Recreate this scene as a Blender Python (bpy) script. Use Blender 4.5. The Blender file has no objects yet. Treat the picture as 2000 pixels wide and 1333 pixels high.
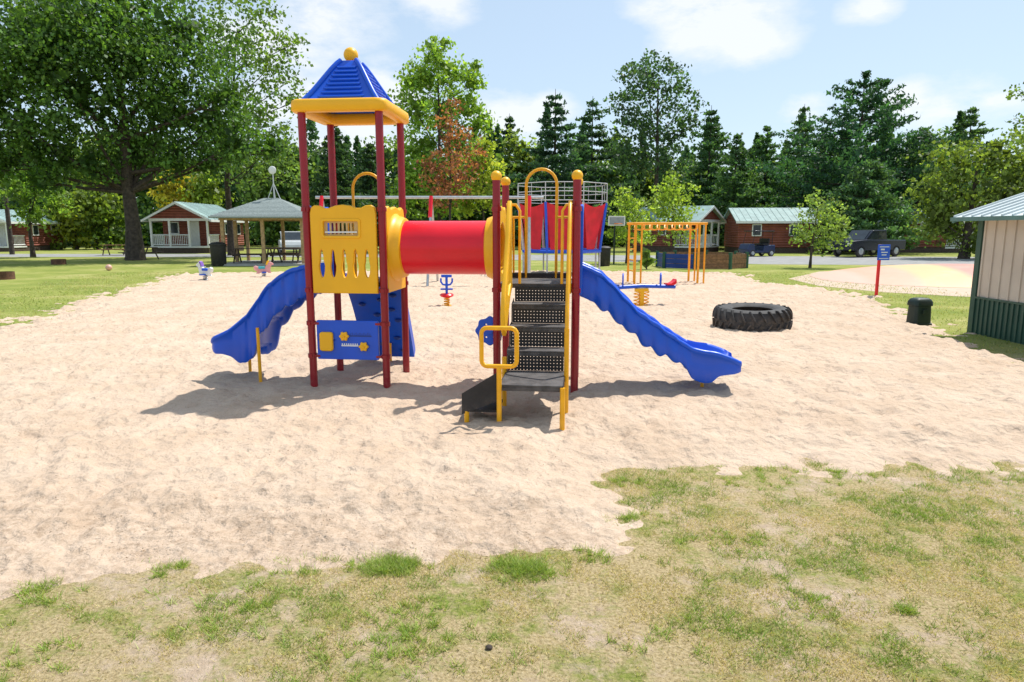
import bpy, math, random
import numpy as np
from mathutils import Vector, Matrix
random.seed(7); rng=np.random.default_rng(7)
SC=bpy.context.scene; C=SC.collection
R=math.radians; PI=math.pi
H=1.8; PT=R(9.2); F=1333.3; SP=math.sin(PT); CP=math.cos(PT)
def ray(X,Y):
    a=(666.5-Y)/F; return ((X-1000)/F, CP+SP*a, -SP+CP*a)
def P(X,Y,d):
    x,y,z=ray(X,Y); t=d/y; return Vector((x*t,d,H+z*t))
def G(X,Y):
    x,y,z=ray(X,Y); t=-H/z; return Vector((x*t,y*t,0))
# ---------------------------------------------------------------- materials
def nd(nt,t,**k):
    n=nt.nodes.new(t)
    for a,b in k.items(): setattr(n,a,b)
    return n
def mat(name,col,rough=.5,var=.12,scale=5,bump=0,bscale=30,metal=0,col2=None,spec=.5,dist=.01,dust=0):
    m=bpy.data.materials.new(name); m.use_nodes=True; nt=m.node_tree; b=nt.nodes['Principled BSDF']
    tc=nd(nt,'ShaderNodeTexCoord'); n=nd(nt,'ShaderNodeTexNoise'); n.inputs['Scale'].default_value=scale; n.inputs['Detail'].default_value=6
    nt.links.new(tc.outputs['Object'],n.inputs['Vector'])
    cr=nd(nt,'ShaderNodeValToRGB'); c2=col2 or tuple(min(1,c*(1+var)) for c in col); c1=tuple(c*(1-var) for c in col) if not col2 else col
    cr.color_ramp.elements[0].position=.35; cr.color_ramp.elements[1].position=.65
    cr.color_ramp.elements[0].color=(*c1,1); cr.color_ramp.elements[1].color=(*c2,1)
    nt.links.new(n.outputs[0],cr.inputs[0]); out=cr.outputs[0]
    if dust:   # sand dust and scuffs, mostly near the ground
        sep=nd(nt,'ShaderNodeSeparateXYZ'); nt.links.new(tc.outputs['Object'],sep.inputs[0])
        mr=nd(nt,'ShaderNodeMapRange'); mr.inputs[1].default_value=.35; mr.inputs[2].default_value=0; mr.inputs[3].default_value=.02; mr.inputs[4].default_value=.6; nt.links.new(sep.outputs[2],mr.inputs[0])
        n3=nd(nt,'ShaderNodeTexNoise'); n3.inputs['Scale'].default_value=11; n3.inputs['Detail'].default_value=9; n3.inputs['Roughness'].default_value=.75; nt.links.new(tc.outputs['Object'],n3.inputs['Vector'])
        c3=nd(nt,'ShaderNodeValToRGB'); c3.color_ramp.elements[0].position=.46; c3.color_ramp.elements[1].position=.7; nt.links.new(n3.outputs[0],c3.inputs[0])
        ml=nd(nt,'ShaderNodeMath',operation='MULTIPLY'); nt.links.new(mr.outputs[0],ml.inputs[0]); nt.links.new(c3.outputs[0],ml.inputs[1])
        ml2=nd(nt,'ShaderNodeMath',operation='MULTIPLY'); ml2.inputs[1].default_value=dust; nt.links.new(ml.outputs[0],ml2.inputs[0])
        mx=nd(nt,'ShaderNodeMix',data_type='RGBA'); mx.inputs[7].default_value=(.50,.38,.28,1); nt.links.new(ml2.outputs[0],mx.inputs[0]); nt.links.new(out,mx.inputs[6]); out=mx.outputs[2]
    nt.links.new(out,b.inputs['Base Color'])
    b.inputs['Roughness'].default_value=rough; b.inputs['Metallic'].default_value=metal; b.inputs['Specular IOR Level'].default_value=spec
    if bump:
        n2=nd(nt,'ShaderNodeTexNoise'); n2.inputs['Scale'].default_value=bscale; n2.inputs['Detail'].default_value=5
        nt.links.new(tc.outputs['Object'],n2.inputs['Vector'])
        bp=nd(nt,'ShaderNodeBump'); bp.inputs['Strength'].default_value=bump; bp.inputs['Distance'].default_value=dist
        nt.links.new(n2.outputs[0],bp.inputs['Height']); nt.links.new(bp.outputs[0],b.inputs['Normal'])
    return m
def leafmat(name,tr=.35):
    m=bpy.data.materials.new(name); m.use_nodes=True; nt=m.node_tree; b=nt.nodes['Principled BSDF']; out=nt.nodes['Material Output']
    at=nd(nt,'ShaderNodeAttribute'); at.attribute_name='Col'
    b.inputs['Roughness'].default_value=.5; b.inputs['Specular IOR Level'].default_value=.35
    tl=nd(nt,'ShaderNodeBsdfTranslucent'); mx=nd(nt,'ShaderNodeMixShader'); mx.inputs[0].default_value=tr
    g=nd(nt,'ShaderNodeMix',data_type='RGBA',blend_type='MULTIPLY'); g.inputs[0].default_value=1; g.inputs[7].default_value=(1.5,1.5,.55,1)
    nt.links.new(at.outputs[0],b.inputs['Base Color']); nt.links.new(at.outputs[0],g.inputs[6]); nt.links.new(g.outputs[2],tl.inputs[0])
    nt.links.new(b.outputs[0],mx.inputs[1]); nt.links.new(tl.outputs[0],mx.inputs[2]); nt.links.new(mx.outputs[0],out.inputs[0])
    return m
M={}
M['yellow']=mat('yellow_plastic',(.96,.49,.006),.42,.04,3,.05,60,dust=.3)
M['ytube']=mat('yellow_paint',(.93,.44,.005),.35,.1,8,dust=.6)
M['blue']=mat('blue_plastic',(.003,.09,.64),.34,.06,3,.05,60,dust=.5)
M['bluedk']=mat('blue_dark',(.006,.045,.28),.45)
M['red']=mat('red_plastic',(.82,.006,.022),.33,.06,3,.04,60)
M['postred']=mat('post_red',(.30,.005,.016),.30,.08,6,dust=.5)
M['black']=mat('black_coating',(.020,.018,.019),.6,.3,9,.2,60,dust=.5)
M['tread']=mat('tread_grey',(.075,.068,.066),.75,.35,12,.3,80,dust=.5)
M['rubber']=mat('tyre_rubber',(.040,.038,.037),.75,.4,7,.4,40,dust=1.0)
M['white']=mat('white_paint',(.80,.80,.78),.5,.05)
M['steel']=mat('galvanised_steel',(.5,.52,.53),.4,.12,10,metal=.6)
M['wood']=mat('post_wood',(.42,.27,.14),.75,.25,9)
M['plank']=mat('brown_plank',(.24,.12,.06),.8,.3,9)
M['darkwood']=mat('dark_wood',(.09,.06,.045),.8,.3,9)
M['shingle']=mat('grey_shingle',(.24,.28,.27),.85,.25,18,.5,30)
M['teal']=mat('teal_roof',(.27,.38,.36),.6,.15,2,spec=.25)
M['green']=mat('dark_green',(.005,.020,.013),.5,.15,6)
M['sheddg']=mat('shed_green',(.03,.085,.06),.5,.1,3)
M['shedtrim']=mat('shed_trim',(.10,.21,.19),.5,.1,3)
M['tan']=mat('shed_tan',(.58,.50,.41),.55,.06,2)
M['shedroof']=mat('shed_roof',(.62,.67,.66),.4,.07,2)
M['glass']=mat('dark_glass',(.03,.04,.05),.08,.2,3)
M['bark']=mat('bark',(.065,.048,.037),.9,.4,6,.8,12,dist=.05)
M['concrete']=mat('concrete',(.42,.40,.37),.85,.12,3)
M['carnavy']=mat('car_navy',(.012,.016,.03),.25,.1)
M['carwhite']=mat('car_white',(.6,.62,.64),.25,.05)
M['purple']=mat('purple_plastic',(.25,.12,.5),.4)
M['pink']=mat('pink_plastic',(.75,.35,.35),.4)
M['teals']=mat('teal_plastic',(.05,.4,.45),.4)
M['orange']=mat('orange_plastic',(.8,.2,.02),.4)
M['rust']=mat('rusty_iron',(.13,.06,.035),.85,.4,9)
M['leaf']=leafmat('foliage',.45); M['grassleaf']=leafmat('grass_blade',.3)
def siding(name,c):
    m=mat(name,c,.7,.2,2); nt=m.node_tree; b=nt.nodes['Principled BSDF']
    tc=nd(nt,'ShaderNodeTexCoord'); w=nd(nt,'ShaderNodeTexWave',wave_type='BANDS',bands_direction='Z'); w.inputs['Scale'].default_value=1.6
    nt.links.new(tc.outputs['Object'],w.inputs[0]); bp=nd(nt,'ShaderNodeBump'); bp.inputs['Distance'].default_value=.06; bp.inputs['Strength'].default_value=1
    nt.links.new(w.outputs[1],bp.inputs['Height']); nt.links.new(bp.outputs[0],b.inputs['Normal']); return m
M['log']=siding('log_siding',(.27,.075,.048))
def perf(name,col,s=31,r=.13):
    m=mat(name,col,.6,.25,9); nt=m.node_tree; b=nt.nodes['Principled BSDF']; out=nt.nodes['Material Output']
    tc=nd(nt,'ShaderNodeTexCoord'); sx=nd(nt,'ShaderNodeVectorMath',operation='SCALE'); sx.inputs['Scale'].default_value=s
    fr=nd(nt,'ShaderNodeVectorMath',operation='FRACTION'); nt.links.new(tc.outputs['Object'],sx.inputs[0]); nt.links.new(sx.outputs[0],fr.inputs[0])
    sep=nd(nt,'ShaderNodeSeparateXYZ'); nt.links.new(fr.outputs[0],sep.inputs[0])
    cb=nd(nt,'ShaderNodeCombineXYZ'); nt.links.new(sep.outputs[0],cb.inputs[0]); nt.links.new(sep.outputs[2],cb.inputs[1])
    ds=nd(nt,'ShaderNodeVectorMath',operation='DISTANCE'); ds.inputs[1].default_value=(.5,.5,0); nt.links.new(cb.outputs[0],ds.inputs[0])
    lt=nd(nt,'ShaderNodeMath',operation='LESS_THAN'); lt.inputs[1].default_value=r; nt.links.new(ds.outputs['Value'],lt.inputs[0])
    tr=nd(nt,'ShaderNodeBsdfTransparent'); mx=nd(nt,'ShaderNodeMixShader')
    nt.links.new(lt.outputs[0],mx.inputs[0]); nt.links.new(b.outputs[0],mx.inputs[1]); nt.links.new(tr.outputs[0],mx.inputs[2]); nt.links.new(mx.outputs[0],out.inputs[0])
    return m
M['perf']=perf('perforated_black',(.018,.016,.017))
M['redmesh']=mat('red_fabric',(.62,.012,.03),.7,.15,3)
# ---------------------------------------------------------------- mesh builder
def tag(o,label=None,cat=None,group=None,kind=None):
    if label: o['label']=label
    if cat: o['category']=cat
    if group: o['group']=group
    if kind: o['kind']=kind
    return o
def thing(name,label,cat,loc=(0,0,0),rz=0,group=None):
    o=bpy.data.objects.new(name,None); C.objects.link(o); o.empty_display_size=.2
    o.location=loc; o.rotation_euler=(0,0,rz); return tag(o,label,cat,group)
class MB:
    def __init__(s): s.v=[]; s.f=[]
    def add(s,vs,fs,T=None):
        o=len(s.v)
        s.v+= [tuple(T@Vector(p)) if T else tuple(p) for p in vs]
        s.f+= [tuple(i+o for i in f) for f in fs]; return s
    def box(s,x0,x1,y0,y1,z0,z1,T=None):
        vs=[(x,y,z) for z in (z0,z1) for y in (y0,y1) for x in (x0,x1)]
        return s.add(vs,[(0,2,3,1),(4,5,7,6),(0,1,5,4),(2,6,7,3),(0,4,6,2),(1,3,7,5)],T)
    def tube(s,pts,r,n=10,closed=False,rad=None):
        pts=[Vector(p) for p in pts]; m=len(pts); vs=[]; fs=[]
        up=None
        for i,p in enumerate(pts):
            a=pts[(i-1)%m] if (closed or i>0) else p; b=pts[(i+1)%m] if (closed or i<m-1) else p
            t=(b-a).normalized()
            if up is None:
                up=Vector((0,0,1)) if abs(t.z)<.9 else Vector((1,0,0))
            u=(up-t*up.dot(t))
            if u.length<1e-4: u=t.orthogonal()
            u.normalize(); w=t.cross(u); up=u
            rr=rad[i] if rad else r
            for k in range(n):
                an=2*PI*k/n; vs.append(p+u*rr*math.cos(an)+w*rr*math.sin(an))
        for i in range(m if closed else m-1):
            j=(i+1)%m
            for k in range(n):
                k2=(k+1)%n; fs.append((i*n+k,i*n+k2,j*n+k2,j*n+k))
        if not closed: fs.append(tuple(range(n-1,-1,-1))); fs.append(tuple((m-1)*n+k for k in range(n)))
        return s.add(vs,fs)
    def lathe(s,prof,T=None,n=24,closed=False):
        vs=[];fs=[];m=len(prof)
        for r,z in prof:
            for k in range(n):
                a=2*PI*k/n; vs.append((r*math.cos(a),r*math.sin(a),z))
        for i in range(m if closed else m-1):
            j=(i+1)%m
            for k in range(n):
                k2=(k+1)%n; fs.append((i*n+k,i*n+k2,j*n+k2,j*n+k))
        if not closed: fs.append(tuple(range(n-1,-1,-1))); fs.append(tuple((m-1)*n+k for k in range(n)))
        return s.add(vs,fs,T)
    def ball(s,c,r,n=16,sq=(1,1,1)):
        pr=[(max(.001,math.sin(PI*i/10))*r,-math.cos(PI*i/10)*r) for i in range(11)]
        return s.lathe(pr,Matrix.Translation(c)@Matrix.Diagonal((*sq,1)),n)
    def prism(s,poly,axis,a0,a1,T=None):
        n=len(poly)
        def q(p,a):
            return {'x':(a,p[0],p[1]),'y':(p[0],a,p[1]),'z':(p[0],p[1],a)}[axis]
        vs=[q(p,a0) for p in poly]+[q(p,a1) for p in poly]
        fs=[tuple(range(n-1,-1,-1)),tuple(range(n,2*n))]+[(i,(i+1)%n,n+(i+1)%n,n+i) for i in range(n)]
        return s.add(vs,fs,T)
    def build(s,name,m,parent=None,bevel=0,smooth=True,label=None,kind=None,ang=38):
        me=bpy.data.meshes.new(name); me.from_pydata(s.v,[],s.f); me.update()
        return fin(me,name,m,parent,bevel,smooth,label,kind,ang)
def fin(me,name,m,parent=None,bevel=0,smooth=True,label=None,kind=None,ang=38):
    import bmesh
    bm=bmesh.new(); bm.from_mesh(me); bmesh.ops.recalc_face_normals(bm,faces=bm.faces); bm.to_mesh(me); bm.free()
    if smooth:
        me.polygons.foreach_set('use_smooth',[True]*len(me.polygons)); me.set_sharp_from_angle(angle=R(ang))
    me.materials.append(m)
    o=bpy.data.objects.new(name,me); C.objects.link(o)
    if parent: o.parent=parent
    if bevel:
        b=o.modifiers.new('bevel','BEVEL'); b.width=bevel; b.segments=2; b.limit_method='ANGLE'; b.angle_limit=R(40)
    if label: o['label']=label
    if kind: o['kind']=kind
    return o
def panel(polys,thick,bev,T):
    cu=bpy.data.curves.new('c','CURVE'); cu.dimensions='2D'; cu.fill_mode='BOTH'; cu.extrude=thick/2-bev; cu.bevel_depth=bev; cu.bevel_resolution=2; cu.offset=-bev
    for pl in polys:
        sp=cu.splines.new('POLY'); sp.points.add(len(pl)-1)
        for i,p in enumerate(pl): sp.points[i].co=(p[0],p[1],0,1)
        sp.use_cyclic_u=True
    ob=bpy.data.objects.new('c',cu); C.objects.link(ob); dg=bpy.context.evaluated_depsgraph_get()
    me=bpy.data.meshes.new_from_object(ob.evaluated_get(dg)); bpy.data.objects.remove(ob); me.materials.clear()
    me.transform(T); return me
XZ=lambda y: Matrix.Translation((0,y,0))@Matrix.Rotation(PI/2,4,'X')
YZ=lambda x: Matrix.Translation((x,0,0))@Matrix(((0,0,1,0),(1,0,0,0),(0,1,0,0),(0,0,0,1)))
def ell(cx,cy,rx,ry,n=16): return [(cx+rx*math.cos(2*PI*i/n),cy+ry*math.sin(2*PI*i/n)) for i in range(n)]
def rrect(x0,x1,y0,y1,r,n=4):
    o=[]
    for cx,cy,a in ((x1-r,y1-r,0),(x0+r,y1-r,90),(x0+r,y0+r,180),(x1-r,y0+r,270)):
        for i in range(n+1): t=R(a+90*i/n); o.append((cx+r*math.cos(t),cy+r*math.sin(t)))
    return o
def arch(cu_,v,hw,z0,z1,n=12):
    zc=z1-hw; return [(cu_-hw,v,z0)]+[(cu_-hw*math.cos(PI*i/n),v,zc+hw*math.sin(PI*i/n)) for i in range(n+1)]+[(cu_+hw,v,z0)]
# ---------------------------------------------------------------- camera, light, sky
cam=bpy.data.cameras.new('camera'); co=bpy.data.objects.new('camera',cam); C.objects.link(co); SC.camera=co
cam.lens=24; cam.sensor_width=36; cam.clip_end=1500; co.location=(0,0,H); co.rotation_euler=(PI/2-PT,0,0)
sd=Vector((-1.5,-1.40,-3.7)).normalized()
su=bpy.data.lights.new('sun','SUN'); su.energy=5; su.angle=R(.5); su.color=(1,.965,.90)
so=bpy.data.objects.new('sun',su); C.objects.link(so); so.rotation_euler=sd.to_track_quat('-Z','Y').to_euler()
w=bpy.data.worlds.new('World'); SC.world=w; w.use_nodes=True; nt=w.node_tree; bg=nt.nodes['Background']; bg.inputs[1].default_value=.148
sk=nd(nt,'ShaderNodeTexSky'); sk.sky_type='NISHITA'; sk.sun_disc=False; sk.sun_elevation=R(61); sk.sun_rotation=R(47); sk.dust_density=1.0
tc=nd(nt,'ShaderNodeTexCoord')
no=nd(nt,'ShaderNodeTexNoise'); no.inputs['Scale'].default_value=8; no.inputs['Detail'].default_value=10; no.inputs['Roughness'].default_value=.62
mp=nd(nt,'ShaderNodeMapping'); mp.inputs['Scale'].default_value=(1,1,2.2); nt.links.new(tc.outputs['Generated'],mp.inputs[0]); nt.links.new(mp.outputs[0],no.inputs['Vector'])
acc=None
def mth(op,a,b=None,clamp=False):
    n=nd(nt,'ShaderNodeMath',operation=op); n.use_clamp=clamp
    for i,q in enumerate((a,b)):
        if q is None: continue
        if isinstance(q,(int,float)): n.inputs[i].default_value=q
        else: nt.links.new(q,n.inputs[i])
    return n.outputs[0]
for X,Y,r in ((1400,30,.085),(1470,75,.05),(1330,10,.06),(620,30,.08),(560,90,.08),(740,170,.06),(700,270,.10),(1000,225,.065),(1060,215,.04),(1870,212,.05),(1770,200,.04),(1575,210,.03),(860,5,.045),(1700,15,.03),(600,200,.09),(1930,205,.03)):
    dv=Vector(ray(X,Y)).normalized()
    sub=nd(nt,'ShaderNodeVectorMath',operation='SUBTRACT'); nt.links.new(tc.outputs['Generated'],sub.inputs[0]); sub.inputs[1].default_value=dv
    mu=nd(nt,'ShaderNodeVectorMath',operation='MULTIPLY'); nt.links.new(sub.outputs[0],mu.inputs[0]); mu.inputs[1].default_value=(1,1,1.7)
    ln=nd(nt,'ShaderNodeVectorMath',operation='LENGTH'); nt.links.new(mu.outputs[0],ln.inputs[0])
    v=mth('SUBTRACT',1.0,mth('DIVIDE',ln.outputs['Value'],r*1.7),True)
    acc=v if acc is None else mth('MAXIMUM',acc,v)
n1=mth('MULTIPLY',mth('SUBTRACT',no.outputs[0],.5),3.6)
mk=mth('MULTIPLY',mth('ADD',mth('SUBTRACT',acc,.22),mth('MULTIPLY',n1,mth('ADD',acc,.15))),1.5,True)
mk=mth('MULTIPLY',mk,.8)
hz=nd(nt,'ShaderNodeMix',data_type='RGBA'); hz.inputs[0].default_value=.52; hz.inputs[7].default_value=(4.9,6.1,7.2,1); nt.links.new(sk.outputs[0],hz.inputs[6])
cm=nd(nt,'ShaderNodeMix',data_type='RGBA'); cm.inputs[7].default_value=(6.9,7.05,7.2,1); nt.links.new(mk,cm.inputs[0]); nt.links.new(hz.outputs[2],cm.inputs[6]); nt.links.new(cm.outputs[2],bg.inputs[0])
SC.view_settings.view_transform='Standard'; SC.view_settings.look='None'; SC.view_settings.exposure=0
# ---------------------------------------------------------------- noise helpers
LAT=rng.random((8,256,256))
def vn(x,y,s,seed=0):
    x=np.asarray(x)*s+37.3*seed+500; y=np.asarray(y)*s+11.7*seed+500
    xi=np.floor(x).astype(int); yi=np.floor(y).astype(int); fx=x-xi; fy=y-yi; fx=fx*fx*(3-2*fx); fy=fy*fy*(3-2*fy)
    L=LAT[seed%8]; g=lambda a,b:L[a%256,b%256]
    return (g(xi,yi)*(1-fx)+g(xi+1,yi)*fx)*(1-fy)+(g(xi,yi+1)*(1-fx)+g(xi+1,yi+1)*fx)*fy
SANDPX=[(-300,700),(0,648),(60,622),(200,582),(300,556),(345,537),(600,533),(1000,531),(1425,535),(1480,552),(1600,566),(1690,582),(1725,606),(1800,632),(1900,672),(2000,712),(2300,800),(2300,915),(2000,915),(1800,913),(1500,925),(1215,925),(1190,945),(1230,985),(1245,1030),(1190,1085),(1000,1100),(800,1105),(500,1110),(200,1125),(0,1145),(-300,1175)]
SPOLY=[G(*p)[:2] for p in SANDPX]
def sdf(x,y):
    x=np.asarray(x,float); y=np.asarray(y,float); d=np.full(x.shape,1e9); ins=np.zeros(x.shape,bool); n=len(SPOLY)
    for i in range(n):
        ax,ay=SPOLY[i]; bx,by=SPOLY[(i+1)%n]; ex,ey=bx-ax,by-ay
        t=np.clip(((x-ax)*ex+(y-ay)*ey)/(ex*ex+ey*ey),0,1); d=np.minimum(d,np.hypot(x-ax-t*ex,y-ay-t*ey))
        c=((ay>y)!=(by>y)); xx=ax+(y-ay)*ex/(ey if abs(ey)>1e-9 else 1e-9); ins^=(c&(x<xx))
    return np.where(ins,d,-d)
def ragged(x,y): 
    k=np.clip(y/8,.5,2.2)
    return sdf(x,y)+k*(.45*(vn(x,y,1.3,1)-.5)+.45*(vn(x,y,4,2)-.5)+.5*(vn(x,y,9,3)-.5))
def npmesh(name,V,faces_n,m,col=None,parent=None,k=4):
    me=bpy.data.meshes.new(name); n=faces_n
    me.vertices.add(len(V)); me.vertices.foreach_set('co',V.astype(np.float32).ravel())
    me.loops.add(n*k); me.loops.foreach_set('vertex_index',np.arange(n*k,dtype=np.int32))
    me.polygons.add(n); me.polygons.foreach_set('loop_start',np.arange(0,n*k,k,dtype=np.int32)); me.update()
    if col is not None:
        a=me.attributes.new('Col','FLOAT_COLOR','FACE'); cc=np.ones((n,4),np.float32); cc[:,:3]=col; a.data.foreach_set('color',cc.ravel())
    me.materials.append(m); o=bpy.data.objects.new(name,me); C.objects.link(o)
    if parent: o.parent=parent
    return o
# ---------------------------------------------------------------- ground
def tools(nt):
    tc=nd(nt,'ShaderNodeTexCoord')
    def nz(s,d=6,r=.6):
        n=nd(nt,'ShaderNodeTexNoise'); n.inputs['Scale'].default_value=s; n.inputs['Detail'].default_value=d; n.inputs['Roughness'].default_value=r; nt.links.new(tc.outputs['Object'],n.inputs['Vector']); return n.outputs[0]
    def ramp(f,st):
        c=nd(nt,'ShaderNodeValToRGB'); el=c.color_ramp.elements
        while len(el)<len(st): el.new(.5)
        for e,(p,q) in zip(el,st): e.position=p; e.color=(*q,1)
        nt.links.new(f,c.inputs[0]); return c.outputs[0]
    def mix(f,a,bb,t='MIX'):
        x=nd(nt,'ShaderNodeMix',data_type='RGBA',blend_type=t)
        if isinstance(f,float): x.inputs[0].default_value=f
        else: nt.links.new(f,x.inputs[0])
        nt.links.new(a,x.inputs[6]); nt.links.new(bb,x.inputs[7]); return x.outputs[2]
    return tc,nz,ramp,mix
def groundmat():
    m=bpy.data.materials.new('lawn'); m.use_nodes=True; nt=m.node_tree; b=nt.nodes['Principled BSDF']; b.inputs['Roughness'].default_value=.95; b.inputs['Specular IOR Level'].default_value=.1
    tc,nz,ramp,mix=tools(nt)
    straw=ramp(nz(60,5),[(.3,(.24,.175,.085)),(.5,(.46,.355,.19)),(.7,(.60,.48,.29))])
    grn=ramp(nz(40,6),[(.3,(.10,.14,.022)),(.55,(.25,.28,.06)),(.75,(.42,.40,.14))])
    soil=ramp(nz(18,6),[(.3,(.42,.31,.215)),(.6,(.58,.45,.33))])
    f1=ramp(nz(2.2,9,.82),[(.49,(0,0,0)),(.61,(1,1,1))])
    f2=ramp(nz(1.0,9,.8),[(.51,(0,0,0)),(.60,(1,1,1))])
    near=mix(f2,mix(f1,straw,grn),soil)
    far=ramp(nz(.35,9,.78),[(.3,(.15,.21,.045)),(.5,(.27,.30,.07)),(.66,(.45,.41,.17))])
    sep=nd(nt,'ShaderNodeSeparateXYZ'); nt.links.new(tc.outputs['Object'],sep.inputs[0])
    mr=nd(nt,'ShaderNodeMapRange'); mr.inputs[1].default_value=6; mr.inputs[2].default_value=12; nt.links.new(sep.outputs[1],mr.inputs[0])
    nt.links.new(mix(mr.outputs[0],near,far),b.inputs['Base Color'])
    bp=nd(nt,'ShaderNodeBump'); bp.inputs['Strength'].default_value=.9; bp.inputs['Distance'].default_value=.03; nt.links.new(nz(30,8,.7),bp.inputs['Height']); nt.links.new(bp.outputs[0],b.inputs['Normal'])
    return m
def sandmat():
    m=bpy.data.materials.new('sand'); m.use_nodes=True; nt=m.node_tree; b=nt.nodes['Principled BSDF']; b.inputs['Roughness'].default_value=.95; b.inputs['Specular IOR Level'].default_value=.1
    tc,nz,ramp,mix=tools(nt)
    base=ramp(nz(1.4,9,.65),[(.3,(.545,.405,.29)),(.5,(.61,.465,.345)),(.7,(.67,.525,.40))])
    fine=ramp(nz(60,6,.7),[(.3,(.72,.67,.62)),(.50,(1,1,1))])
    c=mix(.75,base,fine,'MULTIPLY')
    at=nd(nt,'ShaderNodeAttribute'); at.attribute_name='damp'
    dk=ramp(nz(14,8,.7),[(.35,(.22,.145,.09)),(.6,(.46,.34,.24))])
    ml=nd(nt,'ShaderNodeMath',operation='MULTIPLY'); nt.links.new(at.outputs['Fac'],ml.inputs[0]); nt.links.new(ramp(nz(11,9,.82),[(.46,(0,0,0)),(.60,(1,1,1))]),ml.inputs[1])
    c=mix(ml.outputs[0],c,dk)
    nt.links.new(c,b.inputs['Base Color'])
    wn=nd(nt,'ShaderNodeTexNoise'); wn.inputs['Scale'].default_value=6; wn.inputs['Detail'].default_value=4; nt.links.new(tc.outputs['Object'],wn.inputs['Vector'])
    ad=nd(nt,'ShaderNodeVectorMath',operation='MULTIPLY_ADD'); ad.inputs[1].default_value=(.16,.16,.16); nt.links.new(wn.outputs[1],ad.inputs[0]); nt.links.new(tc.outputs['Object'],ad.inputs[2])
    vo=nd(nt,'ShaderNodeTexVoronoi',feature='SMOOTH_F1'); vo.inputs['Scale'].default_value=10; vo.inputs['Smoothness'].default_value=.3; nt.links.new(ad.outputs[0],vo.inputs['Vector'])
    b1=nd(nt,'ShaderNodeBump'); b1.inputs['Strength'].default_value=.6; b1.inputs['Distance'].default_value=.04; nt.links.new(vo.outputs['Distance'],b1.inputs['Height'])
    bp=nd(nt,'ShaderNodeBump'); bp.inputs['Strength'].default_value=.85; bp.inputs['Distance'].default_value=.025; nt.links.new(nz(24,10,.65),bp.inputs['Height']); nt.links.new(b1.outputs[0],bp.inputs['Normal'])
    nt.links.new(bp.outputs[0],b.inputs['Normal']); return m
GM=groundmat(); SM=sandmat()
MB().add([(-400,-60,0),(400,-60,0),(400,500,0),(-400,500,0)],[(0,1,2,3)]).build('ground',GM,smooth=False,kind='structure')
xs=np.arange(-15.5,13.5,.038); ys=[2.9]
while ys[-1]<30: ys.append(ys[-1]+.028+.0060*(ys[-1]-2.9)**1.15)
ys=np.array(ys); XX,YY=np.meshgrid(xs,ys); S=ragged(XX,YY)
k=np.clip(S*.11,-.06,.10)
wx=XX+.2*(vn(XX,YY,3.5,6)-.5); wy=YY+.2*(vn(XX,YY,3.5,7)-.5)
foot=np.clip((vn(wx,wy*.8,6.5,4)-.60)*9,0,1)+.8*np.clip((vn(wx+3,wy,8.5,5)-.60)*9,0,1)+.6*np.clip((vn(wx,wy,11,0)-.6)*7,0,1)
amp=np.clip(S*1.2,0,1)
ZZ=k+.012*(vn(XX,YY,12,5)-.5)+amp*(.018*(vn(XX,YY,1.6,0)-.5)+.020*(vn(XX,YY,5.5,1)-.5)+.020*(vn(XX,YY,12,2)-.5)-.022*foot+.018*(1-np.abs(2*vn(XX,YY,5.5,6)-1)))
nx,ny=len(xs),len(ys); V=np.stack([XX,YY,ZZ],-1).reshape(-1,3)
idx=np.arange(nx*ny).reshape(ny,nx); Q=np.stack([idx[:-1,:-1],idx[:-1,1:],idx[1:,1:],idx[1:,:-1]],-1).reshape(-1,4)
keep=(sdf(XX,YY).reshape(-1)[Q].max(1)>-.9); Q=Q[keep]
me=bpy.data.meshes.new('sand'); me.vertices.add(len(V)); me.vertices.foreach_set('co',V.astype(np.float32).ravel()); me.loops.add(Q.size); me.loops.foreach_set('vertex_index',Q.astype(np.int32).ravel())
me.polygons.add(len(Q)); me.polygons.foreach_set('loop_start',np.arange(0,Q.size,4,dtype=np.int32)); me.polygons.foreach_set('use_smooth',np.ones(len(Q),bool)); me.update()
damp=np.clip((4.9-YY)/1.0,0,1)*np.clip((1.4-XX)/1.2,0,1)*.7+.4*np.clip((-6.5-XX)/3,0,1)*np.clip((14-YY)/4,0,1)*np.clip((YY-8)/2,0,1)
a=me.attributes.new('damp','FLOAT','POINT'); a.data.foreach_set('value',damp.astype(np.float32).ravel())
me.materials.append(SM); o=bpy.data.objects.new('sand',me); C.objects.link(o); o['kind']='structure'
def sheet(name,pts,z,m):
    pts=[(p[0],p[1],z) for p in pts]; return MB().add(pts,[tuple(range(len(pts)))]).build(name,m,smooth=False,kind='structure')
M['apron']=mat('apron_sand',(.56,.43,.32),.95,.08,3,.4,30,dist=.015)
sheet('sand_apron',[G(*p) for p in ((1540,545),(1600,531),(1760,526),(2150,526),(2300,575),(2150,588),(1880,580),(1720,571),(1600,559))],.004,M['apron'])
M['asphalt']=mat('asphalt',(.29,.285,.275),.9,.15,1.5,.3,40)
sheet('road',[(-90,47.5),(-10,47),(4,40.5),(14,36.8),(30,35),(70,34),(70,45),(34,47),(16,49),(4,51),(-10,53),(-90,54)],.006,M['asphalt'])
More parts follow.
